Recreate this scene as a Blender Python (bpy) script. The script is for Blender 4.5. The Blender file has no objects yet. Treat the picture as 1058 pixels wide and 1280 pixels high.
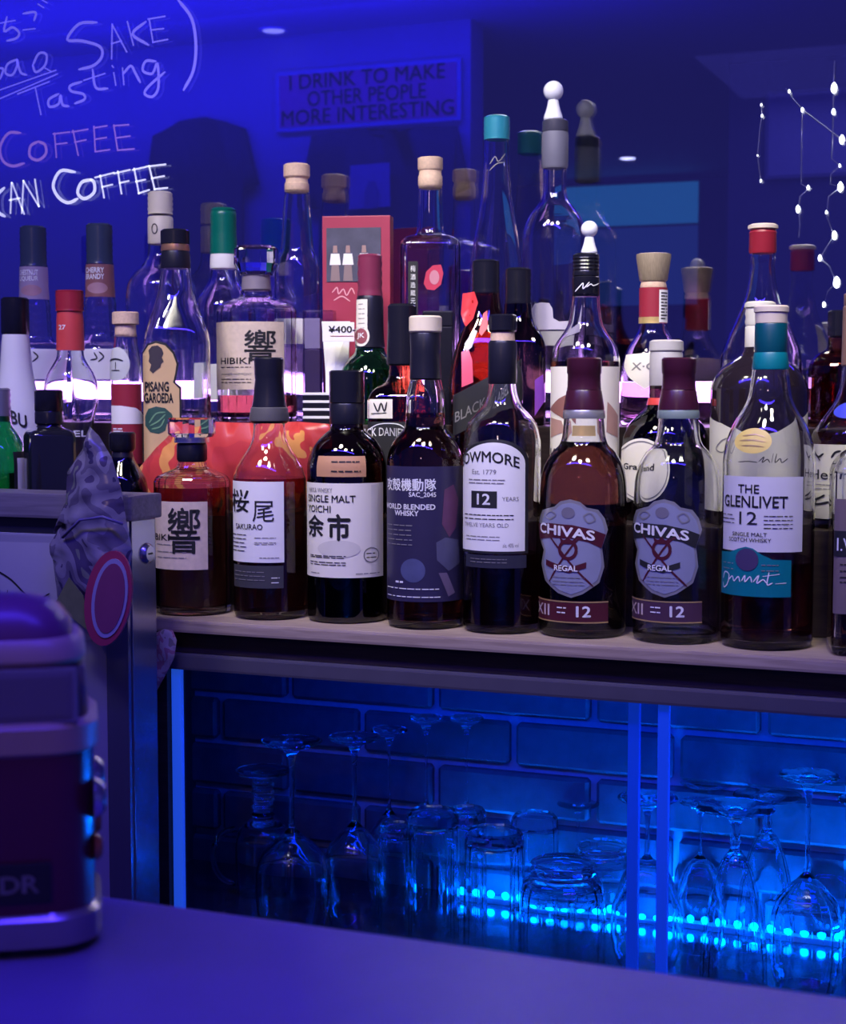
import bpy, bmesh, math, random
import numpy as np
from mathutils import Vector, Matrix

random.seed(7)
SC = bpy.context.scene
COL = SC.collection
# ------------------------------------------------------------------ camera
F, PSI, HOR, CX, CY, EYE = 2025.0, math.radians(22.0), 490.0, 529.0, 640.0, 1.25
PIT = math.atan((CY - HOR) / F)
SP, CP, SS, CS = math.sin(PIT), math.cos(PIT), math.sin(PSI), math.cos(PSI)
cam = bpy.data.cameras.new('camera')
cam.sensor_fit = 'VERTICAL'; cam.sensor_height = 36.0; cam.lens = F * 36.0 / 1280.0
cam.clip_start = 0.02; cam.clip_end = 60
cam.dof.use_dof = True; cam.dof.focus_distance = 1.72; cam.dof.aperture_fstop = 12.5
camo = bpy.data.objects.new('camera', cam); COL.objects.link(camo)
camo.location = (0, 0, EYE); camo.rotation_euler = (math.pi / 2 - PIT, 0, PSI)
SC.camera = camo
# ------------------------------------------------------------------ world, exposure, large lights
SC.view_settings.view_transform = 'Standard'
SC.view_settings.look = 'None'
SC.view_settings.gamma = 1.0
SC.view_settings.exposure = 0.0
SC.view_settings.use_curve_mapping = False
SC.cycles.max_bounces = 18
SC.cycles.transmission_bounces = 16
SC.cycles.transparent_max_bounces = 40
SC.cycles.glossy_bounces = 5
SC.cycles.diffuse_bounces = 3
SC.cycles.sample_clamp_indirect = 8.0
SC.cycles.use_denoising = True
W = bpy.data.worlds.new('world'); SC.world = W; W.use_nodes = True
W.node_tree.nodes['Background'].inputs[0].default_value = (0.05, 0.045, 0.42, 1)
W.node_tree.nodes['Background'].inputs[1].default_value = 0.55


def light(name, kind, loc, rot, col, power, size=0.1, sy=None, spread=None):
    l = bpy.data.lights.new(name, kind); l.color = col; l.energy = power
    if kind == 'AREA':
        l.shape = 'RECTANGLE'; l.size = size; l.size_y = sy or size
        if spread: l.spread = spread
    else:
        l.shadow_soft_size = size
    o = bpy.data.objects.new(name, l); COL.objects.link(o)
    o.location = loc; o.rotation_euler = rot
    return o


# blue tube over the bar, small warm white ceiling spots aimed at the bottle shelf, blue wash in the room behind the glass
light('blue_bar_tube', 'AREA', (-0.5, 0.55, 2.38), (0, 0, 0), (0.06, 0.03, 1.0), 33, 2.0, 0.10)
for i, (sx, sy_, tx) in enumerate([(-1.15, 0.75, -1.0), (-0.82, 1.0, -0.75), (-0.45, 0.8, -0.5), (-0.05, 1.0, -0.25)]):
    v_ = Vector((tx - sx, 1.78 - sy_, 1.40 - 2.30))
    o_ = light('warm_ceiling_spot', 'SPOT', (sx, sy_, 2.30), v_.to_track_quat('-Z', 'Y').to_euler(), (1.0, 0.93, 0.72), 48, 0.11)
    o_.data.spot_size = math.radians(50); o_.data.spot_blend = 0.95
light('blue_room_wash', 'AREA', (-3.0, 4.62, 2.43), (math.radians(25), 0, 0), (0.012, 0.008, 1.0), 19, 3.4, 0.08)
light('warm_front_fill', 'AREA', (-0.35, -0.45, 1.9), (math.radians(38), 0, math.radians(15)), (1.0, 0.62, 0.55), 1.1, 0.08, 0.08)  # added warm fill from behind the camera for bus and counter
light('blue_room_uplight', 'AREA', (-2.6, 4.4, 2.0), (math.pi, 0, 0), (0.012, 0.008, 1.0), 30, 3.0, 0.5)
light('violet_room_fill', 'AREA', (-0.4, 5.5, 2.3), (0, 0, 0), (0.14, 0.13, 1.0), 5.0, 1.5, 0.8)
light('cabinet_top_fill', 'AREA', (-0.30, 1.615, 0.935), (math.radians(28), 0, 0), (0.0, 0.035, 1.0), 1.9, 1.15, 0.02)  # added unseen blue fill to brighten the upper part of the cabinet


# ------------------------------------------------------------------ picture -> place
def ray(x, y):
    a, b = (x - CX) / F, (CY - y) / F
    fh, dz = CP + b * SP, -SP + b * CP
    return Vector((a * CS - fh * SS, a * SS + fh * CS, dz))


def onY(x, y, Y):
    d = ray(x, y); t = Y / d.y
    return Vector((d.x * t, Y, EYE + d.z * t))


def onZ(x, y, z):
    d = ray(x, y); t = (z - EYE) / d.z
    return Vector((d.x * t, d.y * t, z))


def fdist(P):                       # horizontal distance along the view axis
    return -P.x * SS + P.y * CS


def zof(y, fd):
    b = (CY - y) / F
    return EYE + fd * (-SP + b * CP) / (CP + b * SP)


# ------------------------------------------------------------------ materials
MATS = {}


def nodes_of(name):
    m = bpy.data.materials.new(name); m.use_nodes = True
    nt = m.node_tree
    return m, nt, nt.nodes.get('Principled BSDF'), nt.nodes.get('Material Output')


def mat(name, col, rough=0.5, metal=0.0, var=0.12, scale=40.0, bump=0.0, stretch=None, spec=0.5, coat=0.0):
    if name in MATS: return MATS[name]
    m, nt, p, out = nodes_of(name)
    tc = nt.nodes.new('ShaderNodeTexCoord'); nz = nt.nodes.new('ShaderNodeTexNoise')
    nz.inputs['Scale'].default_value = scale; nz.inputs['Detail'].default_value = 4
    if stretch:
        mp = nt.nodes.new('ShaderNodeMapping'); mp.inputs['Scale'].default_value = stretch
        nt.links.new(tc.outputs['Object'], mp.inputs[0]); nt.links.new(mp.outputs[0], nz.inputs['Vector'])
    else:
        nt.links.new(tc.outputs['Object'], nz.inputs['Vector'])
    mx = nt.nodes.new('ShaderNodeMix'); mx.data_type = 'RGBA'
    mx.inputs[6].default_value = (*[c * (1 - var) for c in col], 1)
    mx.inputs[7].default_value = (*[min(1, c * (1 + var)) for c in col], 1)
    nt.links.new(nz.outputs['Fac'], mx.inputs[0]); nt.links.new(mx.outputs[2], p.inputs['Base Color'])
    p.inputs['Roughness'].default_value = rough; p.inputs['Metallic'].default_value = metal
    p.inputs['Specular IOR Level'].default_value = spec
    if coat: p.inputs['Coat Weight'].default_value = coat; p.inputs['Coat Roughness'].default_value = 0.08
    if bump:
        bp = nt.nodes.new('ShaderNodeBump'); bp.inputs['Strength'].default_value = bump; bp.inputs['Distance'].default_value = 0.002
        nt.links.new(nz.outputs['Fac'], bp.inputs['Height']); nt.links.new(bp.outputs[0], p.inputs['Normal'])
    MATS[name] = m
    return m


def emit(name, col, s):
    if name in MATS: return MATS[name]
    m, nt, p, out = nodes_of(name)
    p.inputs['Base Color'].default_value = (*[min(1, c) for c in col], 1)
    p.inputs['Emission Color'].default_value = (*col, 1); p.inputs['Emission Strength'].default_value = s
    MATS[name] = m
    return m


def thin(name, tint=(0.93, 0.95, 0.97), edge=0.75, lo=0.05, hi=0.8, power=3.0, rough=0.015, gl=(1, 1, 1), dark=0.45):
    """thin clear glass: see-through with mirror-like reflection that grows towards grazing angles"""
    if name in MATS: return MATS[name]
    m, nt, p, out = nodes_of(name); nt.nodes.remove(p)
    lw = nt.nodes.new('ShaderNodeLayerWeight'); lw.inputs[0].default_value = 0.5
    pw = nt.nodes.new('ShaderNodeMath'); pw.operation = 'POWER'; pw.inputs[1].default_value = power
    ma = nt.nodes.new('ShaderNodeMath'); ma.operation = 'MULTIPLY_ADD'; ma.inputs[1].default_value = hi - lo; ma.inputs[2].default_value = lo
    nt.links.new(lw.outputs['Facing'], pw.inputs[0]); nt.links.new(pw.outputs[0], ma.inputs[0])
    mx = nt.nodes.new('ShaderNodeMix'); mx.data_type = 'RGBA'
    mx.inputs[6].default_value = (*tint, 1); mx.inputs[7].default_value = (*[c * c * dark for c in tint], 1)
    p2 = nt.nodes.new('ShaderNodeMath'); p2.operation = 'POWER'; p2.inputs[1].default_value = 2.2
    nt.links.new(lw.outputs['Facing'], p2.inputs[0]); nt.links.new(p2.outputs[0], mx.inputs[0])
    tr = nt.nodes.new('ShaderNodeBsdfTransparent'); gs = nt.nodes.new('ShaderNodeBsdfGlossy')
    gs.inputs['Roughness'].default_value = rough; gs.inputs['Color'].default_value = (*gl, 1)
    nt.links.new(mx.outputs[2], tr.inputs[0])
    ms = nt.nodes.new('ShaderNodeMixShader')
    nt.links.new(ma.outputs[0], ms.inputs[0]); nt.links.new(tr.outputs[0], ms.inputs[1]); nt.links.new(gs.outputs[0], ms.inputs[2])
    nt.links.new(ms.outputs[0], out.inputs[0])
    MATS[name] = m
    return m


def liquid(name, tint, rough=0.0, ior=1.34):
    if name in MATS: return MATS[name]
    m, nt, p, out = nodes_of(name)
    p.inputs['Base Color'].default_value = (*tint, 1); p.inputs['Transmission Weight'].default_value = 1.0
    p.inputs['Roughness'].default_value = rough; p.inputs['IOR'].default_value = ior
    MATS[name] = m
    return m


def wood(name, c1, c2, scale=14, rough=0.4, axis=(1, 14, 14)):
    if name in MATS: return MATS[name]
    m, nt, p, out = nodes_of(name)
    tc = nt.nodes.new('ShaderNodeTexCoord'); mp = nt.nodes.new('ShaderNodeMapping'); mp.inputs['Scale'].default_value = axis
    nz = nt.nodes.new('ShaderNodeTexNoise'); nz.inputs['Scale'].default_value = scale; nz.inputs['Detail'].default_value = 6
    nz.inputs['Distortion'].default_value = 0.6
    nt.links.new(tc.outputs['Object'], mp.inputs[0]); nt.links.new(mp.outputs[0], nz.inputs['Vector'])
    cr = nt.nodes.new('ShaderNodeValToRGB')
    cr.color_ramp.elements[0].position = 0.3; cr.color_ramp.elements[0].color = (*c1, 1)
    cr.color_ramp.elements[1].position = 0.7; cr.color_ramp.elements[1].color = (*c2, 1)
    nt.links.new(nz.outputs['Fac'], cr.inputs[0]); nt.links.new(cr.outputs[0], p.inputs['Base Color'])
    p.inputs['Roughness'].default_value = rough
    bp = nt.nodes.new('ShaderNodeBump'); bp.inputs['Strength'].default_value = 0.15; bp.inputs['Distance'].default_value = 0.001
    nt.links.new(nz.outputs['Fac'], bp.inputs['Height']); nt.links.new(bp.outputs[0], p.inputs['Normal'])
    MATS[name] = m
    return m


def patches(name, cols, scale=25.0, rough=0.35, seedw=0.0):
    """printed wrapper: wandering patches of several colours"""
    if name in MATS: return MATS[name]
    m, nt, p, out = nodes_of(name)
    tc = nt.nodes.new('ShaderNodeTexCoord'); nz = nt.nodes.new('ShaderNodeTexNoise')
    nz.noise_dimensions = '4D'; nz.inputs['W'].default_value = seedw
    nz.inputs['Scale'].default_value = scale; nz.inputs['Detail'].default_value = 1.5; nz.inputs['Distortion'].default_value = 1.2
    nt.links.new(tc.outputs['Object'], nz.inputs['Vector'])
    cr = nt.nodes.new('ShaderNodeValToRGB'); cr.color_ramp.interpolation = 'CONSTANT'
    els = cr.color_ramp.elements
    while len(els) < len(cols): els.new(0.5)
    for i, c in enumerate(cols):
        els[i].position = 0.0 if i == 0 else 0.33 + 0.34 * (i - 1) / max(1, len(cols) - 2)
        els[i].color = (*c, 1)
    nt.links.new(nz.outputs['Fac'], cr.inputs[0]); nt.links.new(cr.outputs[0], p.inputs['Base Color'])
    p.inputs['Roughness'].default_value = rough
    MATS[name] = m
    return m


GLASS = liquid('clear_glass', (0.97, 0.98, 1.0), 0.0, 1.5)
GLASS2 = liquid('clear_glass_thick', (0.96, 0.97, 1.0), 0.0, 1.5)
STOPG = thin('stopper_glass', tint=(0.90, 0.92, 0.95), lo=0.10, hi=0.9, power=2.2, rough=0.03)
SOLID = {'clear_glass', 'clear_glass_thick'}
GREENG = thin('green_glass', tint=(0.10, 0.62, 0.30), lo=0.06, hi=0.7)
DARKG = thin('dark_glass', tint=(0.22, 0.16, 0.14), lo=0.06, hi=0.6)
AMBERG = thin('amber_glass', tint=(0.75, 0.32, 0.16), lo=0.06, hi=0.7)
REALG = liquid('crystal', (0.97, 0.98, 1.0), 0.0, 1.46)
WHISKY = liquid('whisky', (0.17, 0.042, 0.030))
WHISKY3 = liquid('deep_whisky', (0.20, 0.06, 0.06))
WHISKY2 = liquid('dark_whisky', (0.36, 0.11, 0.08))
RUBY = liquid('red_liqueur', (0.70, 0.10, 0.10))
CREAM = mat('cream_paper', (0.80, 0.76, 0.66), 0.55, var=0.04)
WHITEP = mat('white_paper', (0.83, 0.82, 0.80), 0.5, var=0.04)
BEIGE = mat('beige_washi', (0.62, 0.50, 0.40), 0.6, var=0.18, scale=160)
BLACKP = mat('black_plastic', (0.009, 0.009, 0.016), 0.25, var=0.1)
FOILK = mat('black_foil', (0.010, 0.010, 0.020), 0.32, var=0.2)
INK = mat('black_ink', (0.012, 0.012, 0.016), 0.6, var=0.05)
GREYINK = mat('grey_ink', (0.22, 0.21, 0.22), 0.6, var=0.05)
WINK = mat('white_ink', (0.82, 0.82, 0.84), 0.5, var=0.03)
MAROON = mat('maroon_foil', (0.048, 0.008, 0.022), 0.30, var=0.15)
REDP = mat('red_plastic', (0.34, 0.02, 0.035), 0.35, var=0.08)
REDL = mat('red_label', (0.30, 0.02, 0.04), 0.45, var=0.1)
CORK = mat('cork', (0.66, 0.47, 0.33), 0.7, var=0.25, scale=300)
PALEW = mat('pale_wood_cap', (0.76, 0.66, 0.50), 0.5, var=0.1)
TEALF = mat('teal_foil', (0.0, 0.07, 0.10), 0.35, var=0.15)
TEALL = mat('teal_label', (0.0, 0.20, 0.23), 0.4, var=0.06)
GREENF = mat('green_foil', (0.0, 0.13, 0.09), 0.3, var=0.2)
GOLD = mat('gold', (0.80, 0.58, 0.22), 0.35, 0.6, var=0.15)
YELLOWG = mat('yellow_seal', (0.80, 0.62, 0.16), 0.45, var=0.12, scale=200)
SILVER = mat('silver', (0.62, 0.62, 0.66), 0.25, 0.9, var=0.1)
COPPER = mat('copper', (0.60, 0.32, 0.18), 0.3, 0.8)
NAVY = mat('navy_label', (0.03, 0.025, 0.07), 0.4, var=0.15)
TANL = mat('tan_label', (0.66, 0.45, 0.22), 0.5, var=0.1)
BALLW = mat('frosted_white', (0.85, 0.87, 0.92), 0.25, var=0.04, coat=0.5)
SHIELD = mat('pewter_blue_label', (0.30, 0.32, 0.45), 0.35, 0.2, var=0.12)
PEWTER = mat('pewter_edge', (0.46, 0.45, 0.44), 0.3, 0.6)
STEEL = mat('brushed_steel', (0.52, 0.52, 0.58), 0.22, 0.85, var=0.08, scale=20, stretch=(80, 80, 1))
BURGL = mat('burgundy_label', (0.075, 0.010, 0.02), 0.4)
BLUEPLUM = mat('plum_red_print', (0.50, 0.03, 0.08), 0.5, var=0.3)
GREYBOX = mat('grey_label', (0.36, 0.35, 0.36), 0.5, var=0.15)


# ------------------------------------------------------------------ object helpers
def mesh_obj(name, verts, faces, m, parent=None, smooth=False, loc=None):
    me = bpy.data.meshes.new(name); me.from_pydata([tuple(v) for v in verts], [], faces)
    if smooth:
        me.polygons.foreach_set('use_smooth', [True] * len(me.polygons))
    me.materials.append(m); me.update()
    o = bpy.data.objects.new(name, me); COL.objects.link(o)
    if parent: o.parent = parent
    if loc is not None: o.location = loc
    return o


def bm_obj(name, bm, m, parent=None, smooth=False):
    me = bpy.data.meshes.new(name); bm.to_mesh(me); bm.free()
    if smooth: me.polygons.foreach_set('use_smooth', [True] * len(me.polygons))
    me.materials.append(m)
    o = bpy.data.objects.new(name, me); COL.objects.link(o)
    if parent: o.parent = parent
    return o


def tag(o, label, cat, group=None):
    o['label'] = label; o['category'] = cat
    if group: o['group'] = group
    return o


def thing(name, label, cat, loc, rz=0.0, group=None):
    o = bpy.data.objects.new(name, None); COL.objects.link(o); o.empty_display_size = 0.02
    o.location = loc; o.rotation_euler = (0, 0, rz)
    return tag(o, label, cat, group)


def struct(o):
    o['kind'] = 'structure'
    return o


def box(name, lo, hi, m, parent=None, bevel=0.0, seg=2):
    bm = bmesh.new(); bmesh.ops.create_cube(bm, size=1.0)
    s = [hi[i] - lo[i] for i in range(3)]; c = [(hi[i] + lo[i]) / 2 for i in range(3)]
    for v in bm.verts: v.co = Vector((v.co.x * s[0] + c[0], v.co.y * s[1] + c[1], v.co.z * s[2] + c[2]))
    if bevel: bmesh.ops.bevel(bm, geom=bm.edges[:], offset=bevel, segments=seg, affect='EDGES', profile=0.7)
    return bm_obj(name, bm, m, parent)


def smooth_by_angle(o, ang=40):
    me = o.data
    me.polygons.foreach_set('use_smooth', [True] * len(me.polygons))
    try:
        me.set_sharp_from_angle(angle=math.radians(ang))
    except Exception:
        pass


def tube(name, pts, r, m, parent=None, seg=8, closed=False):
    pts = [Vector(p) for p in pts]; n = len(pts); vs = []; fs = []
    for i, p in enumerate(pts):
        if closed: t = pts[(i + 1) % n] - pts[i - 1]
        else: t = pts[min(i + 1, n - 1)] - pts[max(i - 1, 0)]
        t.normalize()
        up = Vector((0, 0, 1)) if abs(t.z) < 0.9 else Vector((1, 0, 0))
        u = t.cross(up).normalized(); w = t.cross(u)
        rr = r[i] if isinstance(r, (list, tuple)) else r
        for k in range(seg):
            a = 2 * math.pi * k / seg
            vs.append(p + u * rr * math.cos(a) + w * rr * math.sin(a))
    m_ = n if closed else n - 1
    for i in range(m_):
        j = (i + 1) % n
        for k in range(seg):
            k2 = (k + 1) % seg
            fs.append((i * seg + k, i * seg + k2, j * seg + k2, j * seg + k))
    if not closed:
        fs.append(tuple(range(seg - 1, -1, -1))); fs.append(tuple((n - 1) * seg + k for k in range(seg)))
    return mesh_obj(name, vs, fs, m, parent, smooth=True)


def pchip(xs, ys, n):
    """shape-preserving resampling of a profile"""
    xs = np.array(xs, float); ys = np.array(ys, float)
    h = np.diff(xs); h[h == 0] = 1e-6
    d = np.diff(ys) / h
    m = np.zeros(len(xs))
    for i in range(1, len(xs) - 1):
        if d[i - 1] * d[i] > 0:
            w1 = 2 * h[i] + h[i - 1]; w2 = h[i] + 2 * h[i - 1]
            m[i] = (w1 + w2) / (w1 / d[i - 1] + w2 / d[i])
    m[0] = d[0]; m[-1] = d[-1]
    ox, oy = [], []
    for i in range(len(h)):
        k = max(1, min(n, int(abs(h[i]) / 3) + 1)) if abs(d[i]) > 1e-9 else 1
        for j in range(k):
            t = j / k
            ox.append(xs[i] + t * h[i])
            h00 = 2 * t**3 - 3 * t**2 + 1; h10 = t**3 - 2 * t**2 + t; h01 = -2 * t**3 + 3 * t**2; h11 = t**3 - t**2
            oy.append(h00 * ys[i] + h10 * h[i] * m[i] + h01 * ys[i + 1] + h11 * h[i] * m[i + 1])
    ox.append(xs[-1]); oy.append(ys[-1])
    return ox, oy


def lathe_data(prof, seg=40, nfun=None, rot=0.0, phase=0.0):
    """prof: (r, z) list; nfun(r) gives the superellipse exponent (2 round, 8 square)"""
    vs, fs, rings = [], [], []
    for r, z in prof:
        if r < 1e-6:
            rings.append([len(vs)]); vs.append((0, 0, z))
        else:
            n = nfun(r) if nfun else 2.0
            ids = []
            for k in range(seg):
                a = 2 * math.pi * k / seg + phase
                rr = r if n <= 2.01 else r / (abs(math.cos(a)) ** n + abs(math.sin(a)) ** n) ** (1 / n)
                x, y = rr * math.cos(a), rr * math.sin(a)
                if rot: x, y = x * math.cos(rot) - y * math.sin(rot), x * math.sin(rot) + y * math.cos(rot)
                ids.append(len(vs)); vs.append((x, y, z))
            rings.append(ids)
    for A, B in zip(rings[:-1], rings[1:]):
        if len(A) == 1 and len(B) == 1: continue
        for k in range(seg):
            k2 = (k + 1) % seg
            if len(A) == 1: fs.append((A[0], B[k2], B[k]))
            elif len(B) == 1: fs.append((A[k], A[k2], B[0]))
            else: fs.append((A[k], A[k2], B[k2], B[k]))
    return vs, fs


def lathe(name, prof, m, parent=None, seg=40, nfun=None, rot=0.0, flat=False, ang=35, phase=0.0):
    vs, fs = lathe_data(prof, seg, nfun, rot, phase)
    o = mesh_obj(name, vs, fs, m, parent)
    bm = bmesh.new(); bm.from_mesh(o.data); bmesh.ops.recalc_face_normals(bm, faces=bm.faces[:]); bm.to_mesh(o.data); bm.free()
    if not flat: smooth_by_angle(o, ang)
    return o


TEXTS = {}


def text_bm(s, bold=0.0, shear=0.0):
    """flat letters as a bmesh, lower left at 0,0; returns bm, width, height (caps of size 1)"""
    c = bpy.data.curves.new('t', 'FONT'); c.body = s; c.size = 1.0; c.resolution_u = 3
    c.shear = shear; c.fill_mode = 'FRONT' if hasattr(c, 'fill_mode') and c.dimensions == '3D' else 'BOTH'
    o = bpy.data.objects.new('t', c)
    me = bpy.data.meshes.new_from_object(o)
    bm = bmesh.new(); bm.from_mesh(me)
    bpy.data.objects.remove(o); bpy.data.meshes.remove(me); bpy.data.curves.remove(c)
    if not bm.verts: return bm, 1, 1
    bmesh.ops.remove_doubles(bm, verts=bm.verts[:], dist=1e-5)
    if bold:                                  # heavier strokes: the outline drawn again slightly shifted
        me = bpy.data.meshes.new('t'); bm.to_mesh(me)
        for dx, dy in ((1, 0), (-1, 0), (0, 1), (0, -1)):
            n0 = len(bm.verts); bm.from_mesh(me); bm.verts.ensure_lookup_table()
            for v in bm.verts[n0:]: v.co += Vector((dx * bold, dy * bold, 0))
        bpy.data.meshes.remove(me)
    xs = [v.co.x for v in bm.verts]; ys = [v.co.y for v in bm.verts]
    x0, x1, y0, y1 = min(xs), max(xs), min(ys), max(ys)
    for v in bm.verts: v.co = Vector((v.co.x - x0, v.co.y - y0, 0))
    return bm, x1 - x0, y1 - y0


def poly_bm(pts):
    bm = bmesh.new()
    f = bm.faces.new([bm.verts.new((p[0], p[1], 0)) for p in pts])
    bmesh.ops.triangulate(bm, faces=[f])
    return bm


def slice_bm(bm, sx, sy=None):
    """cut a flat bmesh along lines so that it can be bent"""
    xs = [v.co.x for v in bm.verts]; ys = [v.co.y for v in bm.verts]
    if not xs: return
    k = math.floor(min(xs) / sx) + 1
    while k * sx < max(xs):
        bmesh.ops.bisect_plane(bm, geom=bm.verts[:] + bm.edges[:] + bm.faces[:], plane_co=(k * sx, 0, 0), plane_no=(1, 0, 0), dist=1e-7); k += 1
    if sy:
        k = math.floor(min(ys) / sy) + 1
        while k * sy < max(ys):
            bmesh.ops.bisect_plane(bm, geom=bm.verts[:] + bm.edges[:] + bm.faces[:], plane_co=(0, k * sy, 0), plane_no=(0, 1, 0), dist=1e-7); k += 1


def ribbon_bm(strokes, w):
    """brush strokes: polylines -> flat ribbons with round-ish ends"""
    bm = bmesh.new()
    for st in strokes:
        pts = [Vector((p[0], p[1])) for p in st]
        if len(pts) > 2:                      # Catmull-Rom smoothing
            q = [pts[0] * 2 - pts[1]] + pts + [pts[-1] * 2 - pts[-2]]; out = []
            for i in range(1, len(q) - 2):
                for j in range(4):
                    t = j / 4
                    out.append(0.5 * ((2 * q[i]) + (q[i + 1] - q[i - 1]) * t + (2 * q[i - 1] - 5 * q[i] + 4 * q[i + 1] - q[i + 2]) * t * t
                                      + (3 * q[i] - q[i - 1] - 3 * q[i + 1] + q[i + 2]) * t ** 3))
            pts = out + [pts[-1]]
        L, Rr = [], []
        n = len(pts)
        for i, p in enumerate(pts):
            t = pts[min(i + 1, n - 1)] - pts[max(i - 1, 0)]
            if t.length < 1e-9: t = Vector((1, 0))
            t.normalize(); nn = Vector((-t.y, t.x)); ww = w * (0.5 if i in (0, n - 1) else 1.0)
            ext = t * (w * (-0.6 if i == 0 else 0.6 if i == n - 1 else 0))
            L.append(bm.verts.new((p + nn * ww + ext).to_3d())); Rr.append(bm.verts.new((p - nn * ww + ext).to_3d()))
        for i in range(n - 1):
            try: bm.faces.new((L[i], L[i + 1], Rr[i + 1], Rr[i]))
            except ValueError: pass
    return bm


# ------------------------------------------------------------------ bottles
T0, T1, T2 = 1.0, 1.11, 1.21


class Bottle:
    def __init__(s, name, label, x, Y, base, cat='bottle', group=None):
        s.x = x
        P = onY(x, 560, Y); s.P = Vector((P.x, Y, base)); s.fd = fdist(s.P)
        s.px = s.fd / F
        s.base = base
        s.root = thing(name, label, cat, s.P, math.atan2(-P.x, Y), group)
        s.prof = None; s.nfun = None; s.rot = 0.0

    def z(s, y, near=0.0):
        return zof(y, s.fd - near) - s.base

    def R(s, z):
        zs = [p[1] for p in s.prof]; rs = [p[0] for p in s.prof]
        return float(np.interp(z, zs, rs))

    def profile(s, pts, close=None):
        """pts: (y_px, halfwidth_px) from top to bottom -> (r, z) bottom to top"""
        ys, hs = pchip([p[0] for p in pts], [p[1] for p in pts], 8)
        return [(h * s.px, s.z(y)) for y, h in zip(ys, hs)][::-1]

    def glass(s, pts, m=None, sq=0.0, rot=0.0, seg=44, flat=False, name='glass_body', foot=3.0, phase=0.0, inner=True):
        """pts end at the lowest given level; the wall then runs straight down to the base"""
        pr = s.profile(pts)
        rb = pr[0][0]; c = foot * s.px
        pr = [(rb, z) for z in [c * 1.6] if z < pr[0][1]] + pr
        s.prof = [(rb - c, 0.0), (rb - c * 0.3, c * 0.5)] + pr
        if sq:
            rn = min(p[0] for p in pr); rx = max(p[0] for p in pr)
            def nf(r):
                t = max(0, min(1, (r - rn * 1.15) / max(1e-6, rx * 0.92 - rn * 1.15)))
                return 2 + sq * t * t * (3 - 2 * t)
            s.nfun = nf; s.rot = rot
        full = [(0, 0.006), (rb * 0.6, 0.004), (rb - c * 2.0, 0.0)] + s.prof
        m = m or GLASS
        if m.name in SOLID:                   # a real wall: the inside surface runs back down to a thick base
            w = 0.0022
            ins = [(max(0.002, r - w), z) for r, z in s.prof if z > 0.011]
            full = full + ins[::-1] + [(ins[0][0] * 0.92, 0.0085), (ins[0][0] * 0.5, 0.0095), (0, 0.011)]
        s.g = lathe(name, full, m or GLASS, s.root, seg, s.nfun, rot, flat, phase=phase)
        return s.g

    def liquid(s, y, m, wall=2.6, name='liquid', seg=36, z0=0.009):
        zl = s.z(y); w = 0.0020 if s.g.data.materials[0].name in SOLID else wall * s.px
        pr = [(max(0.001, r - w), z) for r, z in s.prof if z0 < z < zl]
        pr = [(0, z0), (max(0.001, s.R(z0) - w * 1.8), z0)] + pr + [(max(0.001, s.R(zl) - w), zl), (0, zl)]
        return lathe(name, pr, m, s.root, seg, s.nfun, s.rot)

    def cap(s, name, pts, m, parent=None, seg=32, sq=0.0, flat=False, close=True, ang=35):
        pr = [(h * s.px, s.z(y)) for y, h in pts][::-1]
        b = min(0.0006, pr[-1][0] * 0.1)
        if close: pr = [(0, pr[0][1])] + pr[:-1] + [(pr[-1][0] - b, pr[-1][1]), (0, pr[-1][1])] if len(pr) > 1 else pr
        return lathe(name, pr, m, parent or s.root, seg, (lambda r: 2 + sq) if sq else None, s.rot, flat, ang)

    # ---- flat prints bent onto the glass
    def sarc(s, x, y):
        z = s.z(y); R = s.R(z); dx = (x - s.x) * s.px
        if s.nfun: return dx
        return R * math.asin(max(-1, min(1, dx / R)))

    def zl(s, y):
        z = s.z(y); return s.z(y, s.R(z) * 0.9)

    def bend(s, bm, off, refy, cutz=True):
        Rr = s.R(s.zl(refy))
        slice_bm(bm, 0.0035, 0.005 if cutz else None)
        for v in bm.verts:
            x, z = v.co.x, v.co.y
            R = s.R(z) + off
            if s.nfun:
                n = s.nfun(R - off); xx = min(abs(x), R * 0.999)
                y = -(R ** n - xx ** n) ** (1 / n)
                c, q = math.cos(s.rot), math.sin(s.rot)
                v.co = Vector((x * c - y * q, x * q + y * c, z))
            else:
                a = x / Rr
                v.co = Vector((R * math.sin(a), -R * math.cos(a), z))

    def print(s, name, poly, m, parent, off=0.0004, refy=None):
        """poly in picture pixels (apparent); bent onto the glass"""
        refy = refy or sum(p[1] for p in poly) / len(poly)
        Rr = s.R(s.zl(refy)); pts = []
        for x, y in poly:
            dx = (x - s.x) * s.px
            sx = dx if s.nfun else Rr * math.asin(max(-1, min(1, dx / Rr)))
            pts.append((sx, s.zl(y)))
        bm = poly_bm(pts); s.bend(bm, off, refy)
        return bm_obj(name, bm, m, parent, smooth=True)

    def label(s, x0, x1, y0, y1, m, name='label', off=0.0004, wrap=None, parent=None):
        refy = (y0 + y1) / 2; Rr = s.R(s.zl(refy))
        f = lambda x: ((x - s.x) * s.px if s.nfun else Rr * math.asin(max(-1, min(1, (x - s.x) * s.px / Rr))))
        a, b = f(x0), f(x1)
        if wrap: a, b = (math.radians(wrap[0]) * Rr if wrap[0] is not None else a), (math.radians(wrap[1]) * Rr if wrap[1] is not None else b)
        bm = poly_bm([(a, s.zl(y1)), (b, s.zl(y1)), (b, s.zl(y0)), (a, s.zl(y0))]); s.bend(bm, off, refy)
        return bm_obj(name, bm, m, parent or s.root, smooth=True)

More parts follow.
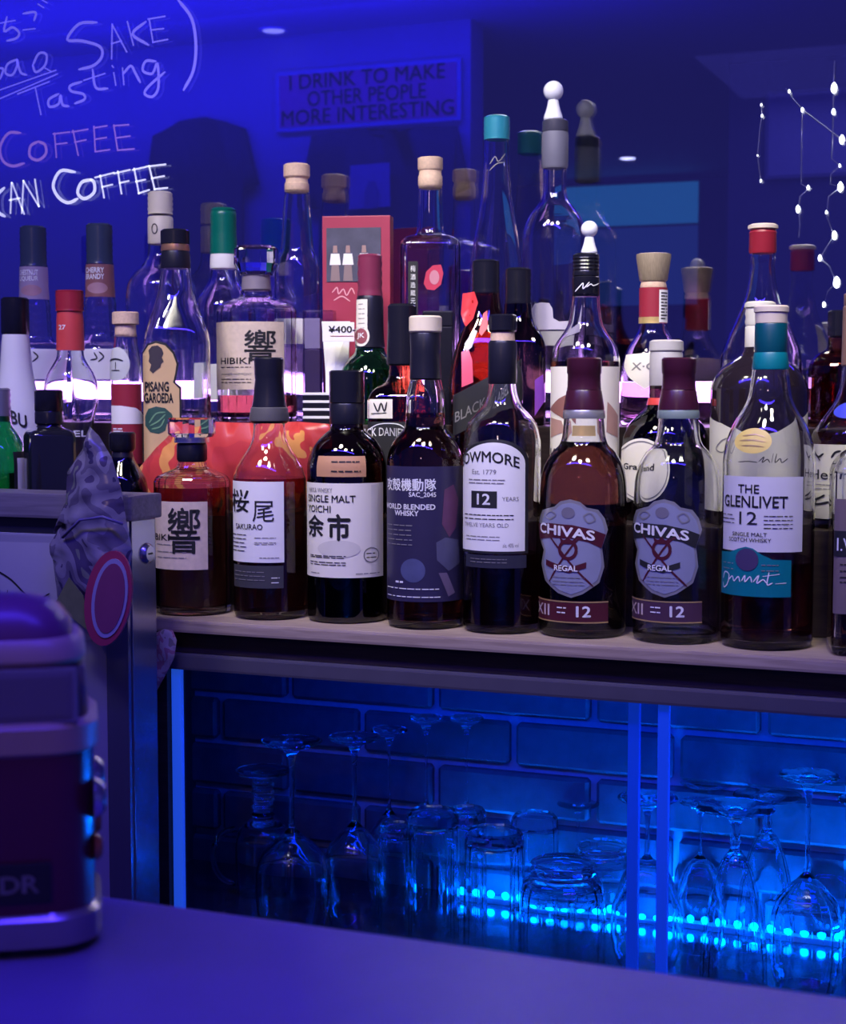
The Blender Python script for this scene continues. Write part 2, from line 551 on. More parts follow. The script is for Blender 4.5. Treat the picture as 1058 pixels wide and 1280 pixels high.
    def text(s, parent, txt, x0, x1, y0, y1, m=None, bold=0.0, off=0.0009, arc=0.0, name='lettering', tilt=0.0, taper=0.0):
        """letters filling the apparent picture rectangle"""
        bm, w, h = text_bm(txt, bold)
        refy = (y0 + y1) / 2; Rr = s.R(s.zl(refy))
        f = lambda x: ((x - s.x) * s.px if s.nfun else Rr * math.asin(max(-1, min(1, (x - s.x) * s.px / Rr))))
        a, b = f(x0), f(x1); za, zb = s.zl(y1), s.zl(y0)
        for v in bm.verts:
            u, t = v.co.x / w, v.co.y / h
            v.co = Vector((a + u * (b - a), za + t * (zb - za) + arc * s.px * (1 - (2 * u - 1) ** 2) + tilt * s.px * (u - 0.5), 0))
        s.bend(bm, off, refy, cutz=False)
        return bm_obj(name, bm, m or INK, parent)

    def lines(s, parent, rows, x0, x1, m=None, th=1.0, off=0.0009, name='fine_print'):
        """thin printed rules / unreadable small print as broken strokes"""
        bm = bmesh.new()
        refy = rows[0]; Rr = s.R(s.zl(refy))
        f = lambda x: ((x - s.x) * s.px if s.nfun else Rr * math.asin(max(-1, min(1, (x - s.x) * s.px / Rr))))
        for y in rows:
            x = x0
            while x < x1 - 1:
                e = min(x1, x + random.uniform(3, 9))
                vs = [bm.verts.new((f(q), s.zl(r), 0)) for q, r in ((x, y + th / 2), (e, y + th / 2), (e, y - th / 2), (x, y - th / 2))]
                bm.faces.new(vs); x = e + random.uniform(0.8, 1.8)
        s.bend(bm, off, refy, cutz=False)
        return bm_obj(name, bm, m or GREYINK, parent)

    def strokes(s, parent, st, w, m=None, off=0.0009, name='brush_writing', refy=None):
        refy = refy or st[0][0][1]; Rr = s.R(s.zl(refy))
        f = lambda x: ((x - s.x) * s.px if s.nfun else Rr * math.asin(max(-1, min(1, (x - s.x) * s.px / Rr))))
        bm = ribbon_bm([[(f(x), s.zl(y)) for x, y in q] for q in st], w * s.px)
        s.bend(bm, off, refy, cutz=False)
        return bm_obj(name, bm, m or INK, parent)


def ell(cx, cy, rx, ry, n=28, a0=0.0, a1=2 * math.pi):
    return [(cx + rx * math.cos(a0 + (a1 - a0) * k / n), cy + ry * math.sin(a0 + (a1 - a0) * k / n)) for k in range(n if a1 - a0 > 6.2 else n + 1)]

#==STRUCTURE==
# ================================================================== the setting
WALLM = mat('painted_wall', (0.30, 0.30, 0.36), 0.8, var=0.06, scale=6)
DARKW = mat('dark_wall', (0.10, 0.10, 0.13), 0.8, var=0.1, scale=6)
CEILM = mat('ceiling_paint', (0.42, 0.42, 0.48), 0.7, var=0.05, scale=5)
FLOORM = mat('dark_floor', (0.05, 0.045, 0.05), 0.5, var=0.2, scale=8)
MORTAR = mat('mortar', (0.46, 0.46, 0.48), 0.85, var=0.2, scale=90, bump=0.4)
BRICKM = mat('dark_brick', (0.13, 0.12, 0.13), 0.6, var=0.35, scale=60, bump=0.5)
SHELFW = wood('pale_shelf_wood', (0.36, 0.27, 0.19), (0.52, 0.41, 0.30))
DARKWOOD = wood('dark_wood', (0.030, 0.020, 0.018), (0.060, 0.042, 0.036))
COUNTERM = mat('counter_laminate', (0.15, 0.12, 0.24), 0.42, var=0.12, scale=30, bump=0.05)
PANE = thin('window_glass', tint=(0.86, 0.87, 0.90), lo=0.27, hi=0.75, power=3.0, dark=0.7)
DOORG = thin('door_glass', tint=(0.88, 0.92, 0.98), lo=0.03, hi=0.6, power=4.0)
EDGEG = emit('edge_lit_glass', (0.02, 0.11, 0.80), 0.55)  # own glow stands in for cabinet light carried along the glass
EDGE2 = emit('door_edge_glow', (0.004, 0.045, 0.55), 0.6)  # weaker glow put into the overlapping door edges, no lamp there
RAILM = mat('grey_rail', (0.13, 0.12, 0.16), 0.35, 0.3)
BLKFRAME = mat('black_frame', (0.02, 0.02, 0.025), 0.4)

PY = 2.02                                   # the window pane behind the bottles
struct(box('floor', (-5.0, -1.2, -0.06), (3.5, 9.3, 0.0), FLOORM))
struct(box('ceiling', (-5.0, 0.35, 2.45), (3.5, 9.3, 2.52), CEILM))
xe = onY(588, 300, 5.0).x
struct(box('wall_far', (-5.0, 5.0, 0), (xe, 5.12, 2.45), WALLM))
struct(box('wall_return', (-4.1, 5.12, 0), (-3.98, 9.2, 2.45), DARKW))
struct(box('wall_back', (-4.1, 9.1, 0), (3.5, 9.25, 2.45), DARKW))
struct(box('wall_left', (-5.1, 2.2, 0), (-5.0, 9.2, 2.45), DARKW))
struct(box('wall_right', (3.4, 2.2, 0), (3.5, 9.2, 2.45), DARKW))
pane = struct(box('window_1', (-2.6, PY, 0.98), (1.3, PY + 0.006, 2.43), PANE))
box('window_frame', (-2.6, PY - 0.005, 2.42), (1.3, PY + 0.05, 2.45), BLKFRAME, pane)
box('window_frame', (-2.6, PY + 0.0005, 0.95), (1.3, PY + 0.05, 0.98), BLKFRAME, pane)

# --- brick wall behind the glass cabinet
bw = struct(box('wall_brick', (-1.5, 1.832, 0), (0.45, 1.95, 0.975), MORTAR))
bme = None; ch = 0.0605
z0 = zof(909, fdist(Vector((-0.5, 1.82, 0)))) + 0.0045
X0 = onY(640, 940, 1.82).x
for r in range(-5, 1):
    zb = z0 + r * ch
    off = X0 + (0.0 if r % 2 else 0.100)
    for c in range(-6, 6):
        xa = off + c * 0.200 + 0.0045
        xb = xa + 0.191
        if xb < -1.32 or xa > 0.3 or zb < 0.62 or zb + ch > 1.05: continue
        if bme is None:
            bm = bmesh.new(); bmesh.ops.create_cube(bm, size=1.0)
            for v in bm.verts: v.co = Vector((v.co.x * 0.191, v.co.y * 0.024, v.co.z * (ch - 0.009)))
            bmesh.ops.bevel(bm, geom=bm.edges[:], offset=0.004, segments=1, affect='EDGES')
            bme = bpy.data.meshes.new('brick'); bm.to_mesh(bme); bm.free(); bme.materials.append(BRICKM)
        o = bpy.data.objects.new('brick', bme); COL.objects.link(o); o.parent = bw
        o.location = ((xa + xb) / 2, 1.832 + random.uniform(-0.0015, 0.0015), zb + (ch - 0.009) / 2)

# --- the bar counter in front
ct = thing('bar_counter', 'dark smooth bar counter top lit violet blue in front of the glass cabinet', 'counter', (-0.4, 0.43, 0))
box('counter_top', (-1.2, -0.28, 0.94), (1.3, 0.297, 0.98), COUNTERM, ct, bevel=0.004)
box('counter_front', (-1.2, -0.2, 0.0), (1.3, 0.25, 0.9395), DARKWOOD, ct)

# --- shelf unit: top board, risers, glass cabinet
cab = thing('glass_cabinet', 'low bar cabinet with sliding glass doors under the bottle shelf', 'cabinet', (-0.3, 1.7, 0))
def cbox(n, lo, hi, m, bevel=0.0):
    return box(n, (lo[0] + 0.3, lo[1] - 1.7, lo[2]), (hi[0] + 0.3, hi[1] - 1.7, hi[2]), m, cab, bevel)
XL = -1.06
cbox('shelf_board', (-1.55, 1.538, 0.986), (0.40, 2.012, 1.0), SHELFW, 0.003)
cbox('apron', (XL, 1.552, 0.962), (0.40, 1.58, 0.9855), DARKWOOD)
cbox('top_rail', (XL, 1.546, 0.943), (0.40, 1.590, 0.9615), RAILM, 0.003)
cbox('cabinet_floor', (XL, 1.545, 0.615), (0.40, 1.818, 0.640), mat('glossy_black_board', (0.03, 0.03, 0.04), 0.12, var=0.1, spec=0.8, coat=0.6))
cbox('plinth', (XL, 1.56, 0.0), (0.40, 1.818, 0.6145), DARKWOOD)
cbox('corner_post', (XL, 1.548, 0.6405), (onY(214, 1000, 1.554).x, 1.572, 0.9425), DARKWOOD)
cbox('side_panel', (XL - 0.03, 1.560, 0.0), (XL, 1.828, 0.9855), DARKWOOD)
cbox('side_panel', (0.40, 1.545, 0.0), (0.42, 1.828, 0.9855), DARKWOOD)
xm1, xm0 = onY(836, 1000, 1.556).x, onY(785, 1000, 1.568).x
for nm, xa, xb, yy, strips in (('sliding_door', onY(217, 1000, 1.554).x, xm1, 1.554, ((217, 228), (822, 836))), ('sliding_door', xm0, 0.395, 1.566, ((785, 799),))):
    d = cbox(nm, (xa, yy, 0.6405), (xb, yy + 0.004, 0.9425), DOORG)
    for s0, s1 in strips:
        a, b = onY(s0, 1000, yy).x, onY(s1, 1000, yy).x
        o = cbox('edge_strip', (a, yy - 0.002, 0.6405), (b, yy + 0.0058, 0.9425), EDGEG if s0 < 300 else EDGE2, 0.001); o.parent = d
# risers that lift the second and third row of bottles
rs = thing('riser_step', 'low dark wooden step carrying the middle row of bottles', 'step', (-0.55, 1.74, 1.0))
box('riser_body', (-0.95, -0.072, 0.0005), (0.90, 0.070, 0.11), DARKWOOD, rs, 0.002)
rs = thing('riser_step', 'high dark wooden step carrying the back row of bottles', 'step', (-0.55, 1.91, 1.0))
box('riser_body', (-0.95, -0.098, 0.0005), (0.90, 0.100, 0.21), DARKWOOD, rs, 0.002)
# violet light bar along the pane
lb = thing('violet_light_bar', 'glowing violet white light bar along the window behind the bottles', 'light bar', (-0.6, 2.011, 1.211))
xa, xb = onY(-60, 490, 2.01).x, onY(935, 490, 2.01).x
box('diffuser', (xa + 0.6, -0.006, 0.026), (xb + 0.6, 0.004, 0.052), emit('violet_led', (0.72, 0.34, 1.0), 7.0), lb, 0.002)
for k in range(7):
    x = xa + 0.6 + (xb - xa) * k / 6
    box('bracket', (x - 0.004, -0.004, 0.0), (x + 0.004, 0.004, 0.026), BLKFRAME, lb)

# cyan LED strip on the cabinet floor
ls = thing('led_strip', 'cyan blue led strip glowing at the back of the glass cabinet floor', 'led strip', (-0.5, 1.795, 0.640))
xa, xb = onY(572, 1150, 1.80).x, 0.36
box('strip_tape', (xa + 0.5, -0.006, 0.0002), (xb + 0.5, 0.006, 0.0065), mat('white_tape', (0.7, 0.7, 0.7), 0.5), ls)
LED = emit('cyan_led', (0.0, 0.125, 1.0), 1700.0)
bm = bmesh.new(); bmesh.ops.create_icosphere(bm, subdivisions=2, radius=0.5)
for v in bm.verts: v.co = Vector((v.co.x * 0.010, v.co.y * 0.005, v.co.z * 0.0095))
lme = bpy.data.meshes.new('led_bead'); bm.to_mesh(lme); bm.free(); lme.materials.append(LED)
n = int((xb - xa) / 0.0185)
for k in range(n):
    o = bpy.data.objects.new('led_bead', lme); COL.objects.link(o); o.parent = ls
    o.location = (xa + 0.5 + 0.009 + k * 0.0185, -0.004, 0.0112)

# ------------------------------------------------------------------ upside-down glassware in the cabinet
ZF = 0.6402


def glassware(kind, x, yb, yt, hw, label, group):
    P = onZ(x, yb, ZF)
    fd = fdist(P); px = fd / F
    H = zof(yt, fd) - ZF; R = hw * px; t = 0.0016
    nm = {'wine': 'wine_glass', 'flute': 'champagne_flute', 'tumbler': 'tumbler', 'rocks': 'rocks_glass', 'mug': 'footed_mug', 'goblet': 'goblet'}[kind]
    root = thing(nm, label, 'glass', P, 0, group)
    if kind in ('wine', 'goblet'):
        b = 0.52 if kind == 'wine' else 0.62
        o_ = [(0.80, 0), (0.93, .08), (1.0, .20), (0.99, .30), (0.86, .40), (0.55, b - .05), (0.22, b), (0.09, b + .03), (0.065, b + .10), (0.065, .84), (0.10, .90), (0.28, .955), (0.80, .985), (0.84, .993), (0.82, 1.0)]
        i_ = [(0.80, 0), (0.93, .08), (1.0, .20), (0.99, .30), (0.85, .39), (0.52, b - .065), (0.20, b - .025), (0, b - .02)]
    elif kind == 'flute':
        o_ = [(0.86, 0), (0.84, .15), (0.74, .35), (0.56, .55), (0.32, .70), (0.15, .75), (0.11, .78), (0.15, .80), (0.12, .83), (0.14, .90), (0.32, .95), (0.95, .985), (1.0, .992), (0.97, 1.0)]
        i_ = [(0.86, 0), (0.84, .15), (0.74, .35), (0.56, .55), (0.30, .69), (0, .715)]
    elif kind == 'mug':
        o_ = [(0.92, 0), (0.97, .15), (1.0, .35), (0.9, .5), (0.6, .58), (0.38, .62)]
        for k in range(5):
            o_ += [(0.42, .64 + k * .06), (0.33, .67 + k * .06)]
        o_ += [(0.5, .94), (0.95, .98), (0.96, 1.0)]
        i_ = [(0.92, 0), (0.97, .15), (1.0, .35), (0.88, .49), (0.5, .56), (0, .57)]
    elif kind == 'tumbler':
        o_ = [(1.0, 0), (0.985, .35), (0.96, .70), (0.94, .90), (0.90, .97), (0.80, 1.0)]
        i_ = [(1.0, 0), (0.985, .35), (0.96, .70), (0.93, .84), (0.80, .89), (0, .89)]
    else:
        o_ = [(0.98, 0), (1.0, .25), (0.97, .60), (0.90, .78), (0.74, .84), (0.70, .87), (0.76, .91), (0.70, .95), (0.73, .985), (0.68, 1.0)]
        i_ = [(0.98, 0), (1.0, .25), (0.96, .60), (0.86, .74), (0.6, .78), (0, .79)]
    def rsmp(q):
        zs, rs_ = pchip([p[1] * 300 for p in q], [p[0] for p in q], 5)
        return [(r_, z_ / 300) for r_, z_ in zip(rs_, zs)]
    o2 = [(r_ * R, z_ * H) for r_, z_ in rsmp(o_)]
    i2 = [(max(0.0, r_ * R - t) if r_ > 1e-6 else 0.0, z_ * H) for r_, z_ in rsmp(i_)]
    i2[-1] = (0.0, i2[-1][1])
    prof = i2[::-1] + o2 + [(0.0, o2[-1][1] - 0.0004)]
    cut = kind in ('tumbler', 'rocks', 'flute') or 'faceted' in label       # pressed glass with long flutes
    lathe('bowl', prof, REALG, root, 20 if cut else 36, ang=10 if cut else 60)
    if kind == 'mug':
        pts = [(-R * 0.92 - 0.030 * math.sin(a) ** 0.8, 0, H * (0.30 - 0.22 * math.cos(a))) for a in [0.05 + k * (math.pi - 0.1) / 14 for k in range(15)]]
        h_ = tube('handle', pts, 0.0035, REALG, root, 10)
        h_.rotation_euler = (0, 0, math.radians(22))
    return root


CABL = [
    ('mug', 330, 1116, 962, 36, 'upturned clear glass mug with round handle and ringed stem', None),
    ('wine', 366, 1165, 925, 47, 'upturned wine glass with a broad foot beside the handled mug', None),
    ('wine', 444, 1152, 920, 40, 'upturned wine glass standing second from the handled mug', None),
    ('wine', 487, 1128, 911, 28, 'upturned wine glass behind two others, third from the handled mug', None),
    ('wine', 533, 1130, 896, 26, 'upturned thin stemmed wine glass before the bricks, behind the ribbed tumbler', 'wine glasses behind the tumblers'),
    ('wine', 583, 1129, 896, 26, 'upturned thin stemmed wine glass before the bricks, above the start of the led strip', 'wine glasses behind the tumblers'),
    ('tumbler', 541, 1166, 1013, 36, 'upturned ribbed tumbler just left of the led strip end', None),
    ('tumbler', 618, 1182, 1037, 40, 'upturned straight tumbler in front of the first bright leds', None),
    ('tumbler', 584, 1156, 1010, 26, 'small upturned tumbler squeezed between the ribbed and the straight tumbler', 'small tumblers at the back of the cabinet'),
    ('tumbler', 668, 1142, 1018, 32, 'small upturned tumbler behind the straight tumbler and the ringed rocks glass', 'small tumblers at the back of the cabinet'),
    ('rocks', 703, 1200, 1076, 56, 'upturned rocks glass with ringed heavy base near the cabinet front', None),
    ('rocks', 752, 1152, 1055, 44, 'upturned rocks glass behind the heavy ringed rocks glass', None),
    ('goblet', 808, 1202, 996, 46, 'upturned goblet directly behind the overlapping door edges', None),
    ('wine', 880, 1146, 978, 38, 'upturned wine glass right of the overlapping door edges', None),
    ('flute', 917, 1226, 1008, 50, 'upturned tapering champagne flute with wide foot close to the door glass', None),
    ('flute', 957, 1170, 993, 44, 'upturned tapering champagne flute behind the front flute', None),
    ('wine', 1007, 1234, 968, 46, 'upturned wine glass with faceted bowl beside the front flute', None),
    ('wine', 1040, 1165, 972, 38, 'upturned wine glass in the back row at the cabinet right part', None),
    ('goblet', 874, 1186, 1002, 32, 'upturned goblet between the door edges and the front flute', None),
    ('wine', 722, 1136, 1004, 32, 'upturned short wine glass behind the rocks glasses by the bricks', None),
    ('tumbler', 497, 1160, 1030, 25, 'upturned narrow tumbler left of the ribbed tumbler', None),
    ('flute', 1085, 1205, 1000, 42, 'upturned flute past the faceted wine glass', None),
]
for a in CABL: glassware(*a)

# ------------------------------------------------------------------ the room seen through the pane
# slogan sign on the far wall
def wallpt(x, y, Y=4.985): return onY(x, y, Y)
SY = 4.992
pa, pb, pc, pd = onY(347, 162, SY), onY(578, 156, SY), onY(578, 70, SY), onY(347, 93, SY)
sw = (pb - pa).length; sh = ((pc.z - pb.z) + (pd.z - pa.z)) / 2
sg = thing('slogan_sign', 'red rectangular slogan sign with pale border on the far wall', 'sign', ((pa.x + pb.x) / 2, SY - 0.012, pa.z + (pb.z - pa.z) / 2), 0)
box('sign_border', (-sw / 2, 0, 0), (sw / 2, 0.012, sh), mat('sign_border', (0.30, 0.28, 0.42), 0.6), sg, 0.003)
box('sign_panel', (-sw / 2 + 0.015, -0.002, 0.015), (sw / 2 - 0.015, -0.0002, sh - 0.015), mat('sign_red', (0.55, 0.05, 0.24), 0.6), sg)
for i, (t, wf) in enumerate((('I DRINK TO MAKE', .84), ('OTHER PEOPLE', .64), ('MORE INTERESTING', .93))):
    bm, w, h = text_bm(t, 0.01)
    k = sw * wf / w; hh = sh * 0.25
    for v in bm.verts: v.co = Vector(((v.co.x - w / 2) * k, -0.0035, sh * (0.68 - 0.29 * i) + v.co.y / h * hh))
    bm_obj('lettering', bm, mat('sign_ink', (0.12, 0.05, 0.15), 0.6), sg)
# T-shirts pinned to the far wall
SHIRT = mat('dark_cotton', (0.030, 0.030, 0.05), 0.9, var=0.2, scale=60)
def tshirt(label, poly, px_print=None, m=SHIRT, Y=4.97):
    pts = [onY(x, y, Y) for x, y in poly]
    c = Vector((sum(p.x for p in pts) / len(pts), Y, min(p.z for p in pts)))
    bm = bmesh.new(); f = bm.faces.new([bm.verts.new((p.x - c.x, 0, p.z - c.z)) for p in pts])
    bmesh.ops.triangulate(bm, faces=[f])
    bmesh.ops.subdivide_edges(bm, edges=bm.edges[:], cuts=3, use_grid_fill=True)
    bmesh.ops.recalc_face_normals(bm, faces=bm.faces[:])
    for v in bm.verts: v.co.y += 0.012 * math.sin(v.co.x * 40 + v.co.z * 9) * 0.6
    ext = bmesh.ops.extrude_face_region(bm, geom=bm.faces[:])
    for g in ext['geom']:
        if isinstance(g, bmesh.types.BMVert): g.co.y += 0.012
    bmesh.ops.recalc_face_normals(bm, faces=bm.faces[:])
    t = thing('t_shirt', label, 't-shirt', c)
    bm_obj('shirt_body', bm, m, t, smooth=True)
    return t, c
t1, c1 = tshirt('dark t-shirt with a pale printed square hung below the slogan sign', [(388, 170), (440, 163), (478, 172), (520, 160), (572, 158), (588, 235), (562, 245), (560, 420), (400, 420), (398, 262), (372, 258)])
q = [onY(x, y, 4.94) - c1 for x, y in ((436, 262), (488, 258), (487, 203), (438, 207))]
mesh_obj('shirt_print', q, [(0, 1, 2, 3)], mat('pale_print', (0.30, 0.30, 0.42), 0.8), t1)
q = [onY(x, y, 4.936) - c1 for x, y in [(455, 261), (472, 260), (474, 240), (468, 226), (461, 226), (456, 240)]]
mesh_obj('shirt_print_shape', q, [tuple(range(6))], mat('dim_print', (0.16, 0.16, 0.28), 0.8), t1)
t2, c2 = tshirt('plain dark t-shirt hung on the far wall right of the chalk writing', [(222, 152), (255, 146), (282, 152), (305, 160), (322, 230), (305, 238), (300, 420), (205, 420), (205, 240), (182, 235), (192, 170)])
# ceiling downlights
def downlight(x, y, r, s, label):
    P = onZ(x, y, 2.45)
    t = thing('ceiling_downlight', label, 'ceiling light', (P.x, P.y, 2.45))
    lathe('trim_ring', [(r * 0.86, -0.004), (r, -0.006), (r * 1.15, -0.004), (r * 1.2, 0)], mat('white_trim', (0.6, 0.6, 0.65), 0.5), t, 28)
    lathe('lens', [(0, -0.005), (r * 0.86, -0.005), (r * 0.86, 0), (0, 0)], emit('downlight_%d' % int(s * 10), (0.55, 0.55, 1.0), s), t, 28)
downlight(342, 37, 0.042, 0.9, 'pale round ceiling downlight above the slogan sign')
downlight(785, 197, 0.045, 6.0, 'small bright ceiling downlight deep in the dark room')
# lit teal panel and pale board deep in the room
YB = 8.9
a, b = onY(690, 300, YB), onY(876, 230, YB)
tp = thing('lit_screen', 'teal glowing wide screen on the wall deep in the room', 'screen', (a.x, YB, onY(780, 385, YB).z))
zz = lambda y: onY(780, y, YB).z - onY(780, 385, YB).z
box('screen_frame', (0, 0, 0), (b.x - a.x, 0.03, zz(228)), BLKFRAME, tp)
box('upper_panel', (0.01, -0.004, zz(282)), (b.x - a.x - 0.01, -0.0005, zz(231)), emit('teal_glow', (0.02, 0.22, 0.62), 0.55), tp)
box('lower_panel', (0.01, -0.004, zz(382)), (b.x - a.x - 0.01, -0.0005, zz(285)), emit('teal_dim', (0.02, 0.07, 0.36), 0.40), tp)
YB = 6.0
a, b = onY(960, 220, YB), onY(1090, 110, YB)
bd = thing('pale_notice_board', 'pale rectangular board behind the hanging fairy lights', 'board', (a.x, YB, a.z))
box('board_panel', (0, 0, 0), (b.x - a.x, 0.02, b.z - a.z), mat('board_grey', (0.40, 0.40, 0.46), 0.7), bd, 0.003)
box('board_frame', (-0.012, 0.001, -0.012), (b.x - a.x + 0.012, 0.018, b.z - a.z + 0.012), mat('board_edge', (0.2, 0.2, 0.25), 0.6), bd, 0.003)
struct(box('wall_stub', (a.x - 0.15, 6.03, 0), (b.x + 0.6, 6.12, 2.45), DARKW))
# fairy lights taped to the far side of the pane
FY = PY + 0.0085
def z3(p): return onY(640 + p[0] / 2.531, 60 + p[1] / 2.531, FY)
WIRE = mat('silver_wire', (0.55, 0.55, 0.65), 0.3, 0.7)
BULB = emit('fairy_bulb', (0.95, 0.97, 1.0), 9.0)
def fairy(label, pts, bulbs):
    P0 = z3(pts[0]); t = thing('fairy_light_string', label, 'string lights', P0, 0, 'fairy lights behind the window')
    tube('wire', [z3(p) - P0 for p in pts], 0.001, WIRE, t, 5)
    for bx_, by_, s in bulbs:
        p = z3((bx_, by_)) - P0
        o = lathe('bulb', [(0, -0.006), (0.0022, -0.0045), (0.0034, -0.001), (0.003, 0.003), (0.001, 0.006), (0, 0.0065)], BULB, t, 10)
        s *= 0.75; o.location = p; o.scale = (s, s, s)
fairy('fairy light wire swagged diagonally across the pale board', [(868, 128), (890, 160), (920, 195), (980, 240), (1045, 290), (1075, 300)], [(1045, 290, 1.3), (878, 138, .6)])
fairy('straight hanging fairy light wire with few lit bulbs', [(920, 195), (917, 300), (916, 430), (940, 445), (912, 470), (908, 510), (912, 560), (908, 600)], [(906, 510, 1.1), (938, 442, .7), (920, 196, .7)])
fairy('zigzag hanging fairy light wire with many bright bulbs', [(1022, 40), (1018, 127), (1018, 202), (1012, 350), (1038, 372), (1010, 400), (1008, 430), (1040, 440), (1003, 470), (996, 530), (1020, 592), (990, 640), (975, 665), (1005, 690), (1026, 742), (1000, 770), (988, 812)],
      [(1020, 127, 1.5), (1018, 202, .9), (1038, 372, .5), (1040, 440, 1.4), (996, 520, .6), (1021, 593, 1.2), (975, 665, .9), (1028, 742, 1.6), (988, 812, .8)])
fairy('dim fairy light wire hanging at the dark doorway', [(790, 170), (792, 215), (786, 250), (778, 340), (788, 420)], [(790, 180, .5), (792, 215, .55), (778, 340, .4), (788, 420, .5)])

# chalk-marker writing on the pane
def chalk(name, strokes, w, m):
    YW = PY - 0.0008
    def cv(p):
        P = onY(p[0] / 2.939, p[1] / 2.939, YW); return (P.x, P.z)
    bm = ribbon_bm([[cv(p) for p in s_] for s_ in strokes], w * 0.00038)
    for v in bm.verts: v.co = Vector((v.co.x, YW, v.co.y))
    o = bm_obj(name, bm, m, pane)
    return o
CH1 = emit('violet_glow_marker', (0.20, 0.17, 0.80), 0.62)  # glow put into the marker colours so the writing stands out
CH2 = emit('pink_glow_marker', (0.25, 0.13, 0.52), 0.62)
CH3 = emit('white_glow_marker', (0.85, 0.88, 1.0), 0.55)
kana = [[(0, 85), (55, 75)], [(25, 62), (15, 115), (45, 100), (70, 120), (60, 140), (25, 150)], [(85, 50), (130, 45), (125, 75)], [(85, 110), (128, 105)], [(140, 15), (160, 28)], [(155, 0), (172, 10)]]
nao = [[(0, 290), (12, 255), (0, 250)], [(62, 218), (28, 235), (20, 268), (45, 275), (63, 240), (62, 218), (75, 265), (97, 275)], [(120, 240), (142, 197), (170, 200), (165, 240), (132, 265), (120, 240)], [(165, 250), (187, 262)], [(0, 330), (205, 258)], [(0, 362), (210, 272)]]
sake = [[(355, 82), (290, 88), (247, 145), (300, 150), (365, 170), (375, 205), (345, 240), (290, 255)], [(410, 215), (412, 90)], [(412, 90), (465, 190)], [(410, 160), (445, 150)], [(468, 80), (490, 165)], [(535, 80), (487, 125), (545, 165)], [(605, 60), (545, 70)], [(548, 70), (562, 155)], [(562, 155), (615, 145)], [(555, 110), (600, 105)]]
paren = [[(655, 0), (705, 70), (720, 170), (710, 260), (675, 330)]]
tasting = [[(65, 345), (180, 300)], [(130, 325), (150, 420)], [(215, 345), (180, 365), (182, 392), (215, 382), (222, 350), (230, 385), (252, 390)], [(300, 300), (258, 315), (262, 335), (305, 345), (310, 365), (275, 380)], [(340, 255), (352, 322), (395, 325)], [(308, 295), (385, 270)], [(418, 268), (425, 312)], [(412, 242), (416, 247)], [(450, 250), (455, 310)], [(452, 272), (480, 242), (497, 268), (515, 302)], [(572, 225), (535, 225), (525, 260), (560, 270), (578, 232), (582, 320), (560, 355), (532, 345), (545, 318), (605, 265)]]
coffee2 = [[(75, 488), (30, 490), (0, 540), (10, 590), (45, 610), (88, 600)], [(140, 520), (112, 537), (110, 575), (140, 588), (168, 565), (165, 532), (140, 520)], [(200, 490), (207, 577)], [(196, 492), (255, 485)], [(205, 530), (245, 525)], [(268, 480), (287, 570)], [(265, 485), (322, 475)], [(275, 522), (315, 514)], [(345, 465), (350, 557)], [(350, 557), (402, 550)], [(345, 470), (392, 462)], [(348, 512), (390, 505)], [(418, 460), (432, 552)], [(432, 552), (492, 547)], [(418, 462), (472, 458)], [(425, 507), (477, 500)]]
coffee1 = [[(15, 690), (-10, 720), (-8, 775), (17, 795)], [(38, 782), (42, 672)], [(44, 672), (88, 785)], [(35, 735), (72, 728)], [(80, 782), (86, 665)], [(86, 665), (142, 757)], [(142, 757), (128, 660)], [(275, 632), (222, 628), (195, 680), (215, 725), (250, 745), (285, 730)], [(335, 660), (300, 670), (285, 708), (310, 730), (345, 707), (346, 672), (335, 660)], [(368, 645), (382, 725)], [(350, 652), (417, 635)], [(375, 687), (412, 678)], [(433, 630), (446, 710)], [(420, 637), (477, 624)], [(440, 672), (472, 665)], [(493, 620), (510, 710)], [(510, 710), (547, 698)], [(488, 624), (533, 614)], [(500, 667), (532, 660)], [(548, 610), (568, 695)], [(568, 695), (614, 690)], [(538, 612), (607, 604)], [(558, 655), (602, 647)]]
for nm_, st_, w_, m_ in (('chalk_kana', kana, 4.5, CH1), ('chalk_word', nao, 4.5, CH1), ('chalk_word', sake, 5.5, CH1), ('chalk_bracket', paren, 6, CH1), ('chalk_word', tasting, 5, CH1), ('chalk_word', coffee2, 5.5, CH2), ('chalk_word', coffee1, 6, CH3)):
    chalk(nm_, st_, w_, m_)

# ------------------------------------------------------------------ low partition left of the shelf
YPF, YPR = 1.430, 1.483
xc = onY(163, 850, YPF).x
fdp = fdist(Vector((-1.0, YPF, 0))); zt = zof(617, fdp)
pt = thing('bar_partition', 'low partition with wooden cap, white panel and steel edge beside the shelf', 'partition', (xc - 0.3, YPF, 0))
def pbox(n, lo, hi, m, bevel=0.0, par=None):
    return box(n, (lo[0] - xc + 0.3, lo[1] - YPF, lo[2]), (hi[0] - xc + 0.3, hi[1] - YPF, hi[2]), m, par or pt, bevel)
zc = lambda y: zof(y, fdp)
GREYW = wood('grey_wood', (0.16, 0.14, 0.15), (0.26, 0.23, 0.24))
WPAN = mat('white_panel', (0.34, 0.33, 0.36), 0.35, var=0.05, scale=6)
pbox('wooden_cap', (xc - 0.6, YPF - 0.004, zc(648)), (xc + 0.006, YPR + 0.004, zt), GREYW, 0.003)
pbox('dark_gap', (xc - 0.6, YPF + 0.004, zc(668)), (xc - 0.02, YPR, zc(648)), BLKFRAME)  # recessed dark strip between the cap and the panel
pbox('front_panel', (xc - 0.6, YPF, 0), (xc - 0.0285, YPR, zc(668)), WPAN, 0.002)
pbox('steel_front_trim', (xc - 0.028, YPF - 0.001, 0), (xc - 0.0015, YPF + 0.004, zc(649)), STEEL)
